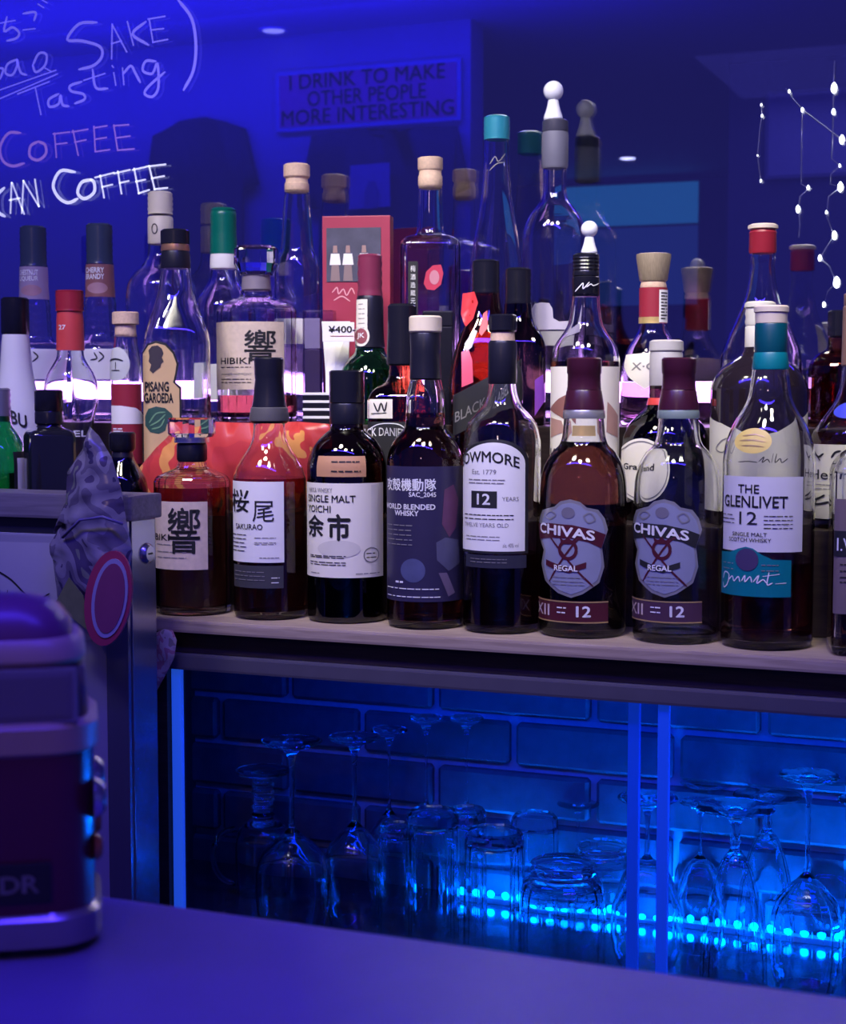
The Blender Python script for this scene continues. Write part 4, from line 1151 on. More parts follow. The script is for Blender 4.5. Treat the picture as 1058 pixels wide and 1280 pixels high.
# cream liqueur
b = Bottle('cream_liqueur_bottle', 'dark round shouldered bottle with pale cream cap and cream label', 948, Y1 + 0.004, T1)
b.glass([(433, 18), (442, 22), (452, 36), (462, 48), (474, 56), (490, 60), (625, 60)], mat('dark_brown_glass', (0.018, 0.012, 0.016), 0.1, var=0.1, coat=0.5), name='bottle_body')
b.cap('cap', [(377, 16), (379, 19), (384, 19.5), (386, 17.5), (392, 18.5), (397, 17.5), (402, 18.5), (407, 17.5)], mat('ivory_cap', (0.78, 0.76, 0.58), 0.45))
b.cap('cap_skirt', [(407, 17.5), (409, 18), (434, 18.4), (436, 18)], mat('ivory_cap', (0.78, 0.76, 0.58), 0.45))
L = b.print('label', [(889, 522), (905, 530), (925, 540), (948, 545), (972, 540), (992, 528), (1007, 515), (1007, 640), (889, 640)], mat('pale_yellow_paper', (0.72, 0.70, 0.52), 0.5, var=0.05), b.root, 0.0005, refy=560)
b.strokes(L, [[(912, 548), (904, 552), (898, 562), (906, 566), (912, 556)]], 0.8, GREYINK, refy=556)
# cognac at the frame edge: brown cork cap, cream label with grapes
b = Bottle('cognac_bottle', 'brandy bottle with tall brown cap and cream label bearing vine leaves', 1066, Y1 - 0.016, T1)
b.glass([(452, 14), (478, 16), (500, 22), (516, 32), (530, 42), (542, 49), (552, 51), (630, 51)], GLASS2)
b.liquid(540, WHISKY2)
b.cap('cap', [(366, 12), (368, 14), (380, 14), (382, 13), (384, 14.6), (456, 15.5), (458, 14)], mat('brown_cap', (0.26, 0.15, 0.10), 0.5))
b.print('blue_swirl', ell(1060, 513, 16, 10), mat('cobalt_print', (0.06, 0.08, 0.65), 0.3), b.root, 0.0007, refy=513)
L = b.label(1017, 1118, 556, 650, mat('pale_yellow_paper', (0.72, 0.70, 0.52), 0.5), wrap=(-76, None))
b.text(L, 'Hennessy', 1019, 1105, 588, 604, bold=0.005)
b.strokes(L, [[(1021, 565), (1026, 572), (1032, 568)], [(1024, 570), (1028, 576)], [(1042, 572), (1046, 566), (1052, 564)], [(1020, 628), (1028, 624), (1034, 620)], [(1020, 633), (1030, 631), (1040, 628)], [(1026, 624), (1024, 630)]], 1.4, INK, refy=600)
b.lines(L, [607, 612], 1022, 1050, GREYINK, 0.9)

# ================================================================== back row
Y2, Y3 = 1.868, 1.948
for x, yt, lm, word, word2, lab in ((46, 283, mat('mauve_label', (0.36, 0.28, 0.40), 0.5), 'CHESTNUT', 'LIQUEUR', 'clear ribbed bottle with dark cap and mauve neck label, behind the white bottle'),
                       (128, 280, mat('brown_label', (0.26, 0.10, 0.10), 0.5), 'CHERRY', 'BRANDY', 'clear ribbed bottle with dark cap and brown cherry neck label')):
    b = Bottle('ribbed_liqueur_bottle', lab, x, Y3 - 0.004, T2, group=None)
    dy = yt - 280
    b.glass([(330 + dy, 17), (372 + dy, 18.5)] + [(376 + k * 5 + dy, 19 + k * 0.25 + (0.7 if k % 2 else 0)) for k in range(9)] + [(424 + dy, 24), (432, 34), (440, 37), (520, 37)], GLASS)
    b.cap('cap', [(yt, 14), (yt + 2, 16)] + [(yt + 5 + 4 * k, 16.4 if k % 2 else 15.8) for k in range(11)] + [(yt + 50, 17)], mat('dark_teal_cap', (0.035, 0.05, 0.09), 0.25))
    L = b.label(x - 17, x + 17, yt + 50, yt + 91, lm, name='neck_label', wrap=(-80, 80))
    b.text(L, word, x - 16, x + 5, yt + 54, yt + 61, m=WINK, bold=0.03)
    b.text(L, word2, x - 16, x + 5, yt + 62, yt + 69, m=WINK, bold=0.03)
    b.print('print_shape', ell(x - 3, yt + 80, 12, 7), mat('fruit_print', (0.45, 0.25, 0.28), 0.5, var=0.3), L, 0.0008)
    L = b.label(x - 34, x + 34, 436, 474, WHITEP)
    b.strokes(L, [[(x - 8, 441), (x - 5, 448), (x - 12, 450)], [(x - 2, 440), (x + 3, 446), (x - 3, 452)]], 0.9, INK, refy=446)
b = Bottle('round_liqueur_bottle', 'clear globe shaped bottle with ringed cream cap', 204, Y3, T2)
b.glass([(305, 15.5), (318, 16.5), (330, 22), (342, 34), (358, 42), (375, 44), (395, 44), (515, 44)], GLASS2)
b.cap('cap', [(240, 13), (242, 15)] + [(245 + 3.3 * k, 15.6 if k % 2 else 14.8) for k in range(8)], mat('cream_cap', (0.66, 0.60, 0.46), 0.5))
b.cap('cap_skirt', [(271, 15), (273, 15.6), (304, 15.8), (306, 15)], mat('cream_cap', (0.66, 0.60, 0.46), 0.5))
b.strokes(b.root, [ell(197, 286, 3, 6, 14) + [(200, 286)]], 0.6, INK, refy=286, name='cap_print')
b = Bottle('spirit_bottle', 'clear bottle with dark green foil cap and white neck band', 282, Y3, T2)
b.glass([(338, 16), (350, 18), (365, 27), (380, 36), (395, 39), (515, 39)], GLASS2)
b.cap('cap', [(260, 13), (262, 15.5), (265, 15), (267, 16)] + [(270 + 5 * k, 16.2 if k % 2 else 15.8) for k in range(6)] + [(318, 16.8)], GREENF)
b.cap('neck_band', [(318, 17), (334, 17.3), (336, 16.6)], WHITEP)
b.label(250, 318, 455, 500, WHITEP)
# the second faceted decanter
b = Bottle('faceted_whisky_bottle', 'faceted whisky decanter a quarter full on the high step, clear stopper', 322, Y2, T2)
b.glass([(362, 18), (370, 20), (376, 34), (383, 46), (390, 50), (515, 50)], GLASS2, seg=24, flat=True, foot=4)
b.liquid(494, RUBY if False else WHISKY, seg=24)
b.cap('stopper', [(308, 24), (311, 27), (330, 27.5), (336, 24), (344, 20)], REALG, flat=True, seg=14)
b.cap('neck_band', [(345, 18), (362, 18.5), (364, 17)], mat('grey_violet_band', (0.20, 0.17, 0.22), 0.4))
L = b.label(273, 355, 402, 487, BEIGE)
b.text(L, '響', 307, 345, 412, 452, bold=0.010)
b.text(L, 'HIBIKI', 279, 314, 447, 455, bold=0.01)
b.text(L, 'JAPANESE HARMONY', 279, 316, 466, 470, m=GREYINK)
b.lines(L, [459, 474, 478], 279, 315, INK, 0.9)
# long-necked corked bottles
b = Bottle('corked_spirit_bottle', 'long necked clear bottle with cork stopper behind the faceted decanter', 373, Y3 + 0.014, T2)
b.glass([(238, 15), (260, 17), (290, 19), (312, 21), (325, 26), (340, 28.5), (515, 28.5)], GLASS2)
b.cap('stopper', [(205, 14), (207, 16.3), (221, 16.3), (223, 14.5)], CORK)
b.cap('cork', [(223, 14), (229, 14), (230, 15), (238, 15.2), (241, 13.5)], CORK)
b.label(345, 400, 398, 430, WHITEP)
b = Bottle('plum_spirit_bottle', 'rectangular clear bottle with cork stopper, red plum print and black strip label', 538, Y3 + 0.010, T2)
b.glass([(233, 14.5), (280, 16), (292, 18), (298, 30), (304, 36), (312, 37.5), (515, 37.5)], GLASS2, sq=6, rot=math.radians(0))
b.cap('stopper', [(197, 14), (198, 15.5), (211, 15.5), (213, 14.5)], CORK)
b.cap('cork', [(213, 14), (219, 14), (221, 15), (232, 15), (236, 13)], CORK)
L = b.label(511, 523, 327, 396, INK, name='strip_label')
b.text(L, '梅', 514, 520, 332, 340, m=WINK)
for k in range(5): b.text(L, '酒造蔵元醸'[k], 514, 520, 343 + k * 10, 350 + k * 10, m=WINK)
pr_ = b.print('plum_print', [(530, 355), (533, 340), (541, 332), (551, 331), (554, 342), (551, 356), (543, 363), (534, 362)], BLUEPLUM, b.root, 0.0005)
b.print('plum_highlight', ell(543, 347, 6, 9), mat('plum_light', (0.55, 0.22, 0.28), 0.5), pr_, 0.0009)
b = Bottle('tall_spirit_bottle', 'tall clear bottle with teal ringed cap and cone shaped shoulders', 620, Y3 + 0.006, T2)
b.glass([(174, 15), (205, 16), (235, 18), (265, 22), (300, 28), (335, 33), (360, 35), (515, 35)], GLASS2)
b.cap('cap', [(145, 13), (147, 16)] + [(150 + 3.5 * k, 16.3 if k % 2 else 15.7) for k in range(7)] + [(175, 16)], mat('teal_cap', (0.03, 0.26, 0.36), 0.3, 0.2))
b.strokes(b.root, [[(612, 205), (618, 196), (622, 202), (630, 192)], [(612, 213), (620, 205), (628, 203)]], 0.6, GREYINK, refy=203, name='signature')
b = Bottle('square_whisky_bottle', 'square bottle with black ribbed cap on the high step behind the slanted label bottle', 647, Y2 + 0.002, T2)
b.glass([(380, 17), (392, 18), (405, 22), (420, 30), (432, 34), (445, 35), (515, 35)], DARKG, sq=5)
ribcap(b, 335, 380, 16)
b.print('violet_label', [(668, 475), (678, 468), (681, 500), (668, 520)], mat('violet_label', (0.32, 0.08, 0.62), 0.4), b.root, 0.0005)
b = Bottle('large_vodka_bottle', 'tall large clear domed bottle with grey sleeve neck and cut out white label', 692, Y3 + 0.002, T2)
b.glass([(205, 14), (238, 14.5), (250, 17), (260, 24), (272, 33), (286, 38), (300, 40), (515, 40)], GLASS2)
b.cap('cap', [(150, 14), (152, 16), (163, 16.4), (165, 16)], mat('dark_grey_cap', (0.05, 0.05, 0.08), 0.3))
b.cap('neck_sleeve', [(165, 16), (168, 16.3), (208, 16.3), (211, 15)], mat('grey_sleeve', (0.13, 0.13, 0.19), 0.6))
L = b.print('label', [(664, 412), (664, 388), (668, 380), (676, 378), (686, 379), (690, 386), (691, 398), (698, 402), (712, 401), (720, 380), (720, 412)], mat('lilac_paper', (0.52, 0.48, 0.60), 0.5), b.root, 0.0005, refy=400)
b.label(676, 712, 414, 432, GREYBOX, name='lower_label')
figurine(692, Y3 + 0.002, 147, 98, zof(150, fdist(onY(692, 150, Y3 + 0.002))), 'white ball stopper on top of the tall domed bottle')
b = Bottle('brandy_bottle', 'flared brandy bottle with wooden topped cap, red neck label and shield label', 815, Y2 + 0.035, T2)
b.glass([(403, 17), (414, 19), (425, 25), (440, 33), (458, 38), (478, 40), (515, 40)], GLASS2)
b.liquid(478, liquid('violet_tinted_brandy', (0.55, 0.28, 0.45)))
b.cap('cap', [(317, 19), (318, 21.5), (322, 21.5), (350, 17.5), (352, 16)], mat('brass_wood', (0.42, 0.34, 0.22), 0.4, 0.3, var=0.35, scale=120, stretch=(6, 6, 0.4)))
b.cap('neck_ring', [(352, 15.5), (358, 16.5), (360, 16)], CORK)
L = b.label(799, 833, 359, 404, REDL, name='neck_label', wrap=(-86, 86))
b.label(822, 833, 362, 403, WHITEP, name='bar_code_field', off=0.0008, parent=L)
b.lines(L, [366, 370, 374, 378, 382, 386, 390, 394, 398], 824, 831, INK, 1.6, 0.0012)
b.label(799, 822, 396, 404, GOLD, name='gold_rule', off=0.0008, parent=L, wrap=(-86, None))
L = b.print('shield_label', [(779, 443), (812, 441), (845, 443), (843, 460), (832, 474), (806, 486), (788, 472), (780, 458)], CREAM, b.root, 0.0006, refy=462)
b.text(L, 'X·O', 790, 822, 453, 463, m=GREYINK, bold=0.02)
b = Bottle('red_capped_spirit_bottle', 'clear cone shouldered bottle with red cap and cream top', 950, Y2 + 0.010, T2)
b.glass([(315, 15), (322, 16), (330, 15), (350, 17), (375, 22), (400, 32), (425, 43), (445, 49), (460, 50), (515, 50)], GLASS2)
b.cap('cap_top', [(280, 15), (282, 18.5), (286, 18.5), (287, 16)], PALEW)
b.cap('cap', [(287, 16), (291, 17), (293, 16.5), (314, 17), (317, 16)], REDP)
b.strokes(b.root, [[(938, 300), (942, 304), (944, 299)], [(949, 303), (954, 299), (957, 303)]], 1.0, INK, refy=301, name='cap_print')
b = Bottle('ribbed_brandy_bottle', 'ribbed red brown brandy bottle glowing behind the vine leaf label bottle', 1046, Y2 + 0.03, T2)
b.glass([(420, 12), (436, 14), (442, 24), (450, 32), (460, 36), (515, 37)], AMBERG, seg=24, flat=True)
b.liquid(452, RUBY, seg=24)
b.cap('cap', [(388, 12), (390, 13.5), (420, 13.5), (422, 12)], BLACKP)
# green liqueur with tall black neck
b = Bottle('green_liqueur_bottle', 'green glass bottle with burgundy capsule, black neck and round paper seal', 463, Y2 - 0.006, T2)
b.glass([(430, 17), (440, 19), (450, 28), (460, 34), (470, 37.5), (480, 38.5), (515, 38.5)], GREENG)
b.liquid(462, liquid('green_spirit', (0.25, 0.75, 0.40)))
b.cap('capsule', [(318, 13), (320, 15)] + [(324 + 6 * k, 15.6 if k % 2 else 14.6) for k in range(8)] + [(370, 16)], mat('burgundy_capsule', (0.20, 0.03, 0.07), 0.3))
b.cap('neck_foil', [(370, 16), (374, 16.6), (400, 17), (420, 17.4), (434, 18.6), (436, 17)], FOILK)
b.prof = b.prof + [(0.0173, b.z(425)), (0.0165, b.z(372))]
L = b.label(447, 460, 374, 420, CREAM, name='neck_strip', off=0.0010)
b.lines(L, [380, 386, 392, 398, 404, 410], 450, 457, GREYINK, 0.7, 0.0014)
L = b.print('paper_seal', ell(453, 420, 9.5, 13), CREAM, b.root, 0.0014, refy=420)
L = b.print('seal_disc', ell(453, 420, 7, 9.5), mat('seal_maroon', (0.30, 0.08, 0.10), 0.5), L, 0.0018, refy=420)
b.text(L, 'JK', 449, 457, 416, 424, m=WINK, off=0.0022, bold=0.02)

#==OBJECTS==
# ================================================================== small things among the bottles
# red framed picture box
Pb = onY(448, 400, Y3 - 0.012)
bw_ = (490 - 405) * fdist(Pb) / F; bz0 = T2; bz1 = zof(271, fdist(Pb))
rb = thing('red_picture_box', 'red box with a photo of three figures in white shirts', 'box', (Pb.x, Y3 - 0.012, bz0), math.radians(14))
box('box_body', (-bw_ / 2, -0.014, 0), (bw_ / 2, 0.014, bz1 - bz0), mat('crimson_card', (0.34, 0.024, 0.065), 0.5), rb, 0.0015)
zz = lambda y: zof(y, fdist(Pb)) - T2
xx = lambda x: (x - 448) * fdist(Pb) / F
pic = box('photo_print', (xx(411), -0.0150, zz(353)), (xx(479), -0.0142, zz(286)), mat('dim_photo', (0.06, 0.06, 0.10), 0.5, var=0.5, scale=50), rb)
for x0_ in (422, 438, 458):
    for nm_, cx_, yt_, yb_, w_, m_ in (('head', x0_, 308, 317, 3, mat('photo_skin', (0.35, 0.22, 0.20), 0.6)), ('shirt', x0_, 318, 332, 7, WHITEP), ('trousers', x0_, 332, 352, 6, mat('photo_brown', (0.24, 0.17, 0.17), 0.6))):
        q = [(xx(cx_ - w_), -0.0153, zz(yb_)), (xx(cx_ + w_), -0.0153, zz(yb_)), (xx(cx_ + w_ * .75), -0.0153, zz(yt_)), (xx(cx_ - w_ * .75), -0.0153, zz(yt_))]
        mesh_obj(nm_, q, [(0, 1, 2, 3)], m_, pic)
bm = ribbon_bm([[(xx(418), zz(366)), (xx(424), zz(360)), (xx(426), zz(368)), (xx(432), zz(362)), (xx(436), zz(370)), (xx(442), zz(361)), (xx(446), zz(368))], [(xx(420), zz(376)), (xx(430), zz(371)), (xx(440), zz(377))]], 0.0008)
for v in bm.verts: v.co = Vector((v.co.x, -0.0144, v.co.y))
bm_obj('cover_writing', bm, mat('pink_ink', (0.75, 0.35, 0.40), 0.5), rb)
# clear box with a dark bundle, price tag
Pc = onY(400, 500, Y2 + 0.02); s_ = fdist(Pc) / F
cb = thing('clear_plastic_box', 'clear plastic box with a dark insert beside the faceted decanter', 'box', (Pc.x, Y2 + 0.02, T2), math.radians(16))
hz = zof(388, fdist(Pc)) - T2
box('plastic_shell', (-0.020, -0.014, 0.0005), (0.020, 0.014, hz), thin('clear_plastic', tint=(0.80, 0.76, 0.90), lo=0.10, hi=0.7, rough=0.1), cb, 0.003)
box('dark_insert', (-0.018, -0.010, 0.001), (0.002, 0.010, zof(437, fdist(Pc)) - T2), mat('dark_violet_card', (0.05, 0.03, 0.07), 0.5), cb, 0.001)
box('pale_insert', (-0.018, -0.009, zof(436, fdist(Pc)) - T2), (0.002, 0.009, zof(398, fdist(Pc)) - T2), mat('grey_lilac_card', (0.32, 0.30, 0.38), 0.5), cb, 0.001)
Pt = onY(424, 415, Y2 - 0.03); s_ = fdist(Pt) / F
wt = thing('folded_white_bag', 'folded white paper bag behind the price tag', 'bag', (onY(424, 500, Y2 + 0.004).x - 0.004, Y2 + 0.004, T2), math.radians(18))
hb = zof(400, fdist(Pt)) - T2
vs = [(-0.012, -0.006, 0), (0.016, -0.006, 0), (0.016, 0.006, 0), (-0.012, 0.006, 0), (-0.013, -0.004, hb * .5), (0.0, -0.009, hb * .55), (0.016, -0.004, hb * .5), (0.016, 0.004, hb * .5), (-0.013, 0.004, hb * .5), (-0.018, -0.001, hb), (0.0, -0.002, hb * .97), (0.018, -0.001, hb), (0.018, 0.001, hb), (-0.018, 0.001, hb)]
mesh_obj('bag_body', vs, [(0, 1, 5, 4), (1, 6, 5), (4, 5, 10, 9), (5, 6, 11, 10), (1, 2, 7, 6), (6, 7, 12, 11), (2, 3, 8, 7), (7, 8, 13, 12), (3, 0, 4, 8), (8, 4, 9, 13), (9, 10, 11, 12, 13), (0, 3, 2, 1)], WHITEP, wt)
tg = thing('price_tag', 'small white price tag reading 400 yen clipped on the white bag', 'price tag', (Pt.x, Y2 - 0.032, Pt.z), math.radians(17))
box('tag_card', (-0.020, -0.0006, -0.012), (0.020, 0.0006, 0.012), WHITEP, tg, 0.0005)
bm, w, h = text_bm('¥400-', 0.015)
for v in bm.verts: v.co = Vector(((v.co.x / w - 0.36) * 0.034, -0.0012, v.co.y / h * 0.0085 - 0.001))
bm_obj('lettering', bm, INK, tg)
box('red_rule', (-0.010, -0.0011, -0.0055), (0.019, -0.0007, -0.0048), REDP, tg)
tube('tag_string', [(0, 0.0008, 0.011), (0.001, 0.006, 0.006), (0.002, 0.012, 0.002)], 0.0006, WINK, tg, 6)
# stacked black trays with white rims
Ps = onY(398, 510, Y2 - 0.042)
for k in range(4):
    t = thing('striped_tray', 'black tray with white rim, %s of its small stack' % ('lowest', 'second from the bottom', 'third from the bottom', 'topmost')[k], 'tray', (Ps.x, Y2 - 0.022, T2 + 0.0003 + k * 0.0098), math.radians(14), 'stack of black trays')
    box('tray_body', (-0.026, -0.012, 0), (0.026, 0.012, 0.0064), BLACKP, t, 0.0005)
    box('tray_rim', (-0.0262, -0.0122, 0.0065), (0.0262, 0.0122, 0.0096), WHITEP, t, 0.0005)
# slim black gift box
Pg = onY(549, 440, Y2 - 0.012); fg = fdist(Pg)
g = thing('black_gift_box', 'slim plain black box behind the pale wooden stopper', 'box', (Pg.x, Y2 - 0.012, T2), math.radians(14))
hg = zof(389, fg) - T2
box('box_body', (-0.018, -0.014, 0), (0.018, 0.014, hg * 0.86), BLACKP, g, 0.0015)
box('box_lid', (-0.0186, -0.0146, hg * 0.861), (0.0186, 0.0146, hg), BLACKP, g, 0.002)

# red patterned wrapper lying on the lower step behind the first bottles
def puffy(name, label, cat, outline, Y, thick, m, rz=0.0, grid=16, extra=0.0, cm=None):
    """stuffed bag: an outline traced at its own distance, given pillow thickness and creases"""
    pts = [onY(x, y, Y) for x, y in outline]
    cx_ = sum(p.x for p in pts) / len(pts); zb = min(p.z for p in pts)
    P2 = [(p.x - cx_, p.z - zb) for p in pts]
    bm = poly_bm(P2)
    bmesh.ops.subdivide_edges(bm, edges=bm.edges[:], cuts=5, use_grid_fill=True)
    bmesh.ops.triangulate(bm, faces=bm.faces[:])
    segs = [(Vector(P2[i]), Vector(P2[(i + 1) % len(P2)])) for i in range(len(P2))]
    def dist(p):
        d = 9
        for a_, b_ in segs:
            ab = b_ - a_; t_ = max(0, min(1, (p - a_).dot(ab) / max(1e-9, ab.length_squared)))
            d = min(d, (p - a_ - ab * t_).length)
        return d
    fr, bk = [], []
    vs, idx = [], {}
    bm.verts.index_update()
    dmax = max(dist(Vector((v.co.x, v.co.y))) for v in bm.verts)
    n_ = len(bm.verts)
    for sgn in (-1, 1):
        for v in bm.verts:
            d = dist(Vector((v.co.x, v.co.y))); t_ = math.sqrt(max(0, 1 - (1 - min(1, d / dmax)) ** 2))
            cr = 0.16 * thick * math.sin(v.co.x * 210 + v.co.y * 130) + 0.12 * thick * math.sin(v.co.x * 90 - v.co.y * 260 + 1)
            vs.append((v.co.x, sgn * (thick * t_ + cr * t_) * 0.5 + 0, v.co.y))
    fs = []
    for f_ in bm.faces:
        ii = [v.index for v in f_.verts]
        fs.append(tuple(ii)); fs.append(tuple(n_ + i for i in reversed(ii)))
    bm.free()
    t = thing(name, label, cat, (cx_, Y, zb), 0)
    o = mesh_obj('bag_body', vs, fs, m, t, smooth=True)
    b2 = bmesh.new(); b2.from_mesh(o.data); bmesh.ops.remove_doubles(b2, verts=b2.verts[:], dist=1e-6); bmesh.ops.recalc_face_normals(b2, faces=b2.faces[:]); b2.to_mesh(o.data); b2.free()
    return t, (cx_, zb)
REDW = patches('red_floral_wrapper', [(0.10, 0.26, 0.16), (0.72, 0.30, 0.09), (0.55, 0.05, 0.05), (0.48, 0.04, 0.05), (0.75, 0.36, 0.12)], 13.0, 0.3, 1.3)
yb_ = 490 + (EYE - T1) * F / fdist(onY(300, 600, 1.690))
puffy('patterned_wrapper', 'glossy red and orange patterned wrapper lying behind the front bottles', 'wrapper', [(168, 592), (195, 560), (222, 534), (262, 527), (320, 529), (372, 527), (412, 530), (416, 560), (412, yb_), (300, yb_), (186, yb_)], 1.690, 0.024, REDW)

# hanging cellophane gift bag on the partition
CELLO = patches('printed_cellophane', [(0.05, 0.04, 0.08), (0.16, 0.14, 0.16), (0.26, 0.24, 0.24), (0.09, 0.07, 0.11), (0.20, 0.22, 0.14)], 24.0, 0.22, 4.0)
gb, (gcx, gzb) = puffy('cellophane_gift_bag', 'crumpled printed cellophane bag with red oval tag hung on the partition', 'gift bag',
    [(112, 533), (124, 545), (140, 572), (152, 612), (158, 650), (166, 690), (160, 720), (140, 760), (118, 790), (96, 772), (72, 748), (66, 700), (62, 680), (78, 655), (66, 668), (82, 628), (84, 590), (104, 560)], 1.408, 0.030, CELLO)
fdg = fdist(Vector((gcx, 1.39, 0)))
def gpt(x, y, Y=1.385):
    P = onY(x, y, Y); return Vector((P.x - gcx, Y - 1.408, P.z - gzb))
def disc(name, cx_, cy_, rx, ry, m, Y, th, par, tilt=0.0):
    pts = []
    for k in range(32):
        a = 2 * math.pi * k / 32; u, v = rx * math.cos(a), ry * math.sin(a)
        pts.append(gpt(cx_ + u * math.cos(tilt) - v * math.sin(tilt), cy_ + u * math.sin(tilt) + v * math.cos(tilt), Y))
    n_ = 32; vs = pts + [p + Vector((0, th, 0)) for p in pts]
    fs = [tuple(range(n_)), tuple(range(2 * n_ - 1, n_ - 1, -1))] + [(k, k + n_, (k + 1) % n_ + n_, (k + 1) % n_) for k in range(n_)]
    o = mesh_obj(name, vs, fs, m, par)
    b2 = bmesh.new(); b2.from_mesh(o.data); bmesh.ops.recalc_face_normals(b2, faces=b2.faces[:]); b2.to_mesh(o.data); b2.free()
    return o
ov = disc('oval_tag', 135, 748, 29, 60, mat('tag_red', (0.46, 0.05, 0.09), 0.4), 1.3835, 0.003, gb, math.radians(8))
disc('tag_field', 137, 748, 22, 50, mat('tag_pale', (0.42, 0.40, 0.46), 0.45), 1.3825, 0.0008, ov, math.radians(8))
disc('tag_centre', 137, 748, 18, 44, mat('tag_rose', (0.30, 0.07, 0.12), 0.45), 1.3818, 0.0006, ov, math.radians(8))
gl = [gpt(x, y, 1.387) for x, y in ((70, 752), (86, 722), (104, 745), (112, 790), (84, 768))]
mesh_obj('green_card', gl + [p + Vector((0, 0.0012, 0)) for p in gl], [(0, 1, 2, 3, 4), (9, 8, 7, 6, 5)] + [(k, k + 5, (k + 1) % 5 + 5, (k + 1) % 5) for k in range(5)], mat('olive_card', (0.20, 0.24, 0.07), 0.5, var=0.3, scale=80), gb)
tube('twist_tie', [gpt(78, 672, 1.392), gpt(100, 650, 1.386), gpt(128, 646, 1.386), gpt(154, 655, 1.392)], 0.0016, mat('violet_ribbon', (0.16, 0.13, 0.26), 0.4), gb, 6)
# small floral pouch hung on the shelf end
PINKP = patches('floral_pouch', [(0.42, 0.33, 0.28), (0.55, 0.46, 0.38), (0.45, 0.20, 0.22), (0.58, 0.50, 0.42), (0.30, 0.26, 0.20)], 60.0, 0.6, 2.0)
puffy('floral_pouch', 'small floral cloth pouch hanging at the left end of the shelf edge', 'pouch', [(193, 792), (205, 786), (216, 788), (221, 800), (218, 822), (208, 842), (197, 862), (188, 868), (184, 830)], 1.528, 0.012, PINKP)

# ================================================================== toy bus on the counter
BUSR = mat('bus_red', (0.10, 0.012, 0.025), 0.3, var=0.1, coat=0.4)
BUSC = mat('bus_cream', (0.42, 0.30, 0.20), 0.4, var=0.08)
BUSW = mat('bus_window', (0.16, 0.14, 0.16), 0.3, var=0.05)
BUSB = mat('bus_roof', (0.16, 0.05, 0.12), 0.35, var=0.1)
CHRM = mat('bus_bumper', (0.40, 0.36, 0.36), 0.25, 0.7)
Pv = onZ(66, 1196, 0.98)
fv = fdist(Pv); sv = fv / F
ang = math.radians(34)
bus = thing('toy_bus', 'dark red tin toy bus with cream bands and rounded roof on the counter', 'toy bus', (Pv.x, Pv.y, 0.9802), ang)
bz = lambda y: zof(y, fv) - 0.98
XR = (124 - 66) * sv; XLn = XR - 0.200; DEP = 0.085
def busring(x0, x1, y0, y1, r, z):
    """rounded rectangle at height z; y0 faces the viewer"""
    pts = []
    for cx_, cy_, a0 in ((x1 - r, y0 + r, -90), (x1 - r, y1 - r, 0), (x0 + r, y1 - r, 90), (x0 + r, y0 + r, 180)):
        for k in range(7):
            a = math.radians(a0 + 15 * k); pts.append((cx_ + r * math.cos(a), cy_ + r * math.sin(a), z))
    return pts
def buspart(name, levels, m, cap=True, par=None):
    """levels: (z, grow, radius)"""
    vs, fs = [], []
    for z, g_, r in levels: vs += busring(XLn - g_, XR + g_, -g_, DEP + g_, r, z)
    n_ = 28
    for i in range(len(levels) - 1):
        for k in range(n_): fs.append((i * n_ + k, i * n_ + (k + 1) % n_, (i + 1) * n_ + (k + 1) % n_, (i + 1) * n_ + k))
    if cap: fs += [tuple(range(n_ - 1, -1, -1)), tuple((len(levels) - 1) * n_ + k for k in range(n_))]
    o = mesh_obj(name, vs, fs, m, par or bus); smooth_by_angle(o, 40); return o
buspart('body', [(bz(1172), -0.004, 0.02), (bz(1150), -0.001, 0.022), (bz(945), -0.001, 0.022)], BUSR)
buspart('bumper', [(bz(1190), -0.002, 0.02), (bz(1183), 0.002, 0.024), (bz(1150), 0.002, 0.024), (bz(1143), -0.001, 0.022)], CHRM)
buspart('belt_band', [(bz(949), -0.002, 0.022), (bz(942), 0.0012, 0.024), (bz(912), 0.0012, 0.024), (bz(905), -0.002, 0.022)], BUSC)
buspart('cabin', [(bz(910), -0.003, 0.022), (bz(835), -0.006, 0.022)], BUSR)
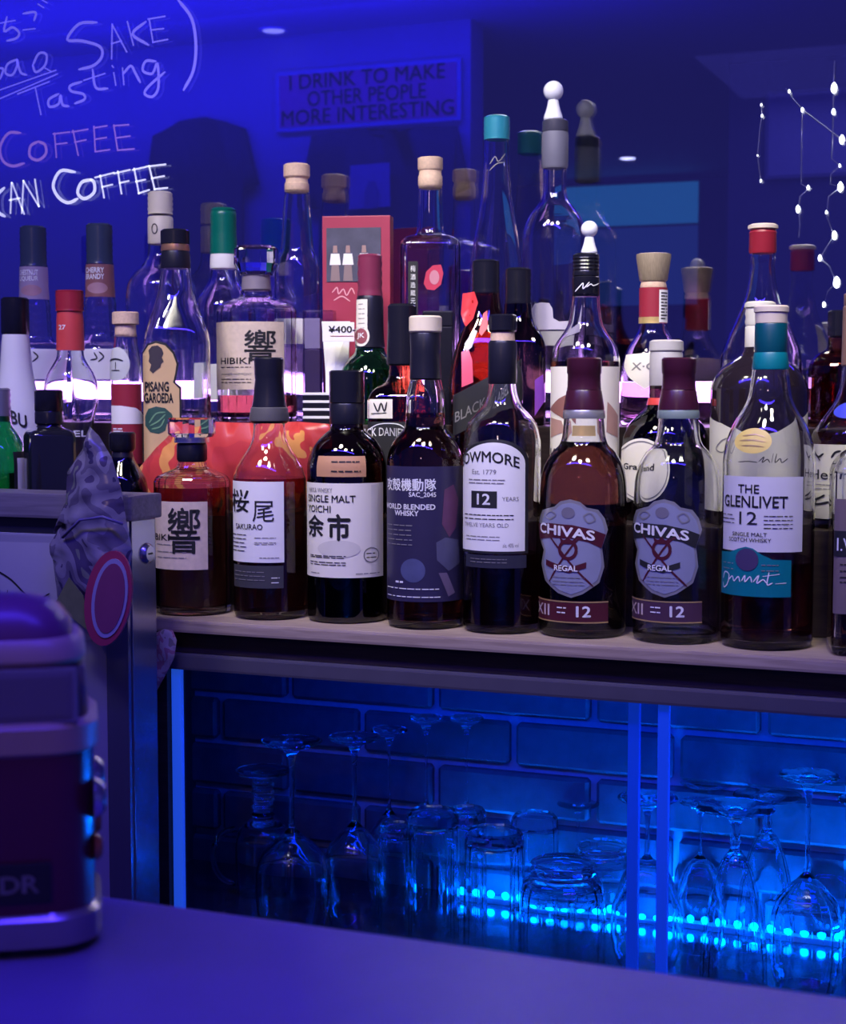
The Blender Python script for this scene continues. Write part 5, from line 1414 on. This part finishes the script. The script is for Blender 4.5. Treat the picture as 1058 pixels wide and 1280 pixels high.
buspart('roof_rim', [(bz(836), -0.006, 0.022), (bz(830), -0.004, 0.024), (bz(812), -0.005, 0.024), (bz(804), -0.008, 0.022)], BUSC)
buspart('roof', [(bz(806), -0.010, 0.022), (bz(790), -0.011, 0.022), (bz(772), -0.016, 0.020), (bz(760), -0.024, 0.016), (bz(754), -0.036, 0.006)], BUSB)
for k in range(3):
    x1_ = XR - 0.010 - k * 0.062
    o = box('side_window', (x1_ - 0.056, 0.0015, bz(904)), (x1_, 0.006, bz(840)), BUSW, bus, 0.003)
    box('window_rim', (x1_ - 0.058, 0.0022, bz(907)), (x1_ + 0.002, 0.0056, bz(837)), CHRM, o, 0.0015)
o = box('front_window', (XR - 0.010, 0.018, bz(902)), (XR - 0.0045, DEP - 0.018, bz(842)), BUSW, bus, 0.002)
pl = box('name_plate', (XR - 0.079, -0.0012, bz(1128)), (XR - 0.022, 0.0012, bz(1078)), INK, bus, 0.0008)
bm, w, h = text_bm('DR', 0.02)
for v in bm.verts: v.co = Vector((XR - 0.0455 + v.co.x / w * 0.018, -0.0016, bz(1114) + v.co.y / h * (bz(1092) - bz(1114))))
bm_obj('lettering', bm, mat('dull_silver_ink', (0.34, 0.31, 0.33), 0.4), pl)
for yy in (0.018, DEP - 0.018):
    hl = lathe('headlight', [(0, 0.006), (0.006, 0.0055), (0.009, 0.003), (0.010, 0)], SILVER, bus, 20); hl.location = (XR - 0.001, yy, bz(1012)); hl.rotation_euler = (0, math.pi / 2, 0)
    hl = lathe('fog_lamp', [(0, 0.004), (0.004, 0.0037), (0.006, 0.002), (0.007, 0)], mat('amber_lens', (0.35, 0.10, 0.04), 0.2), bus, 16); hl.location = (XR - 0.001, yy, bz(1075)); hl.rotation_euler = (0, math.pi / 2, 0)
for x_ in (XR - 0.045, XLn + 0.045):
    for y_ in (0.010, DEP - 0.010):
        wh = lathe('wheel', [(0, -0.006), (0.011, -0.006), (0.0125, -0.004), (0.0125, 0.004), (0.011, 0.006), (0, 0.006)], BLACKP, bus, 24)
        wh.location = (x_, y_, 0.0125); wh.rotation_euler = (math.pi / 2, 0, 0)
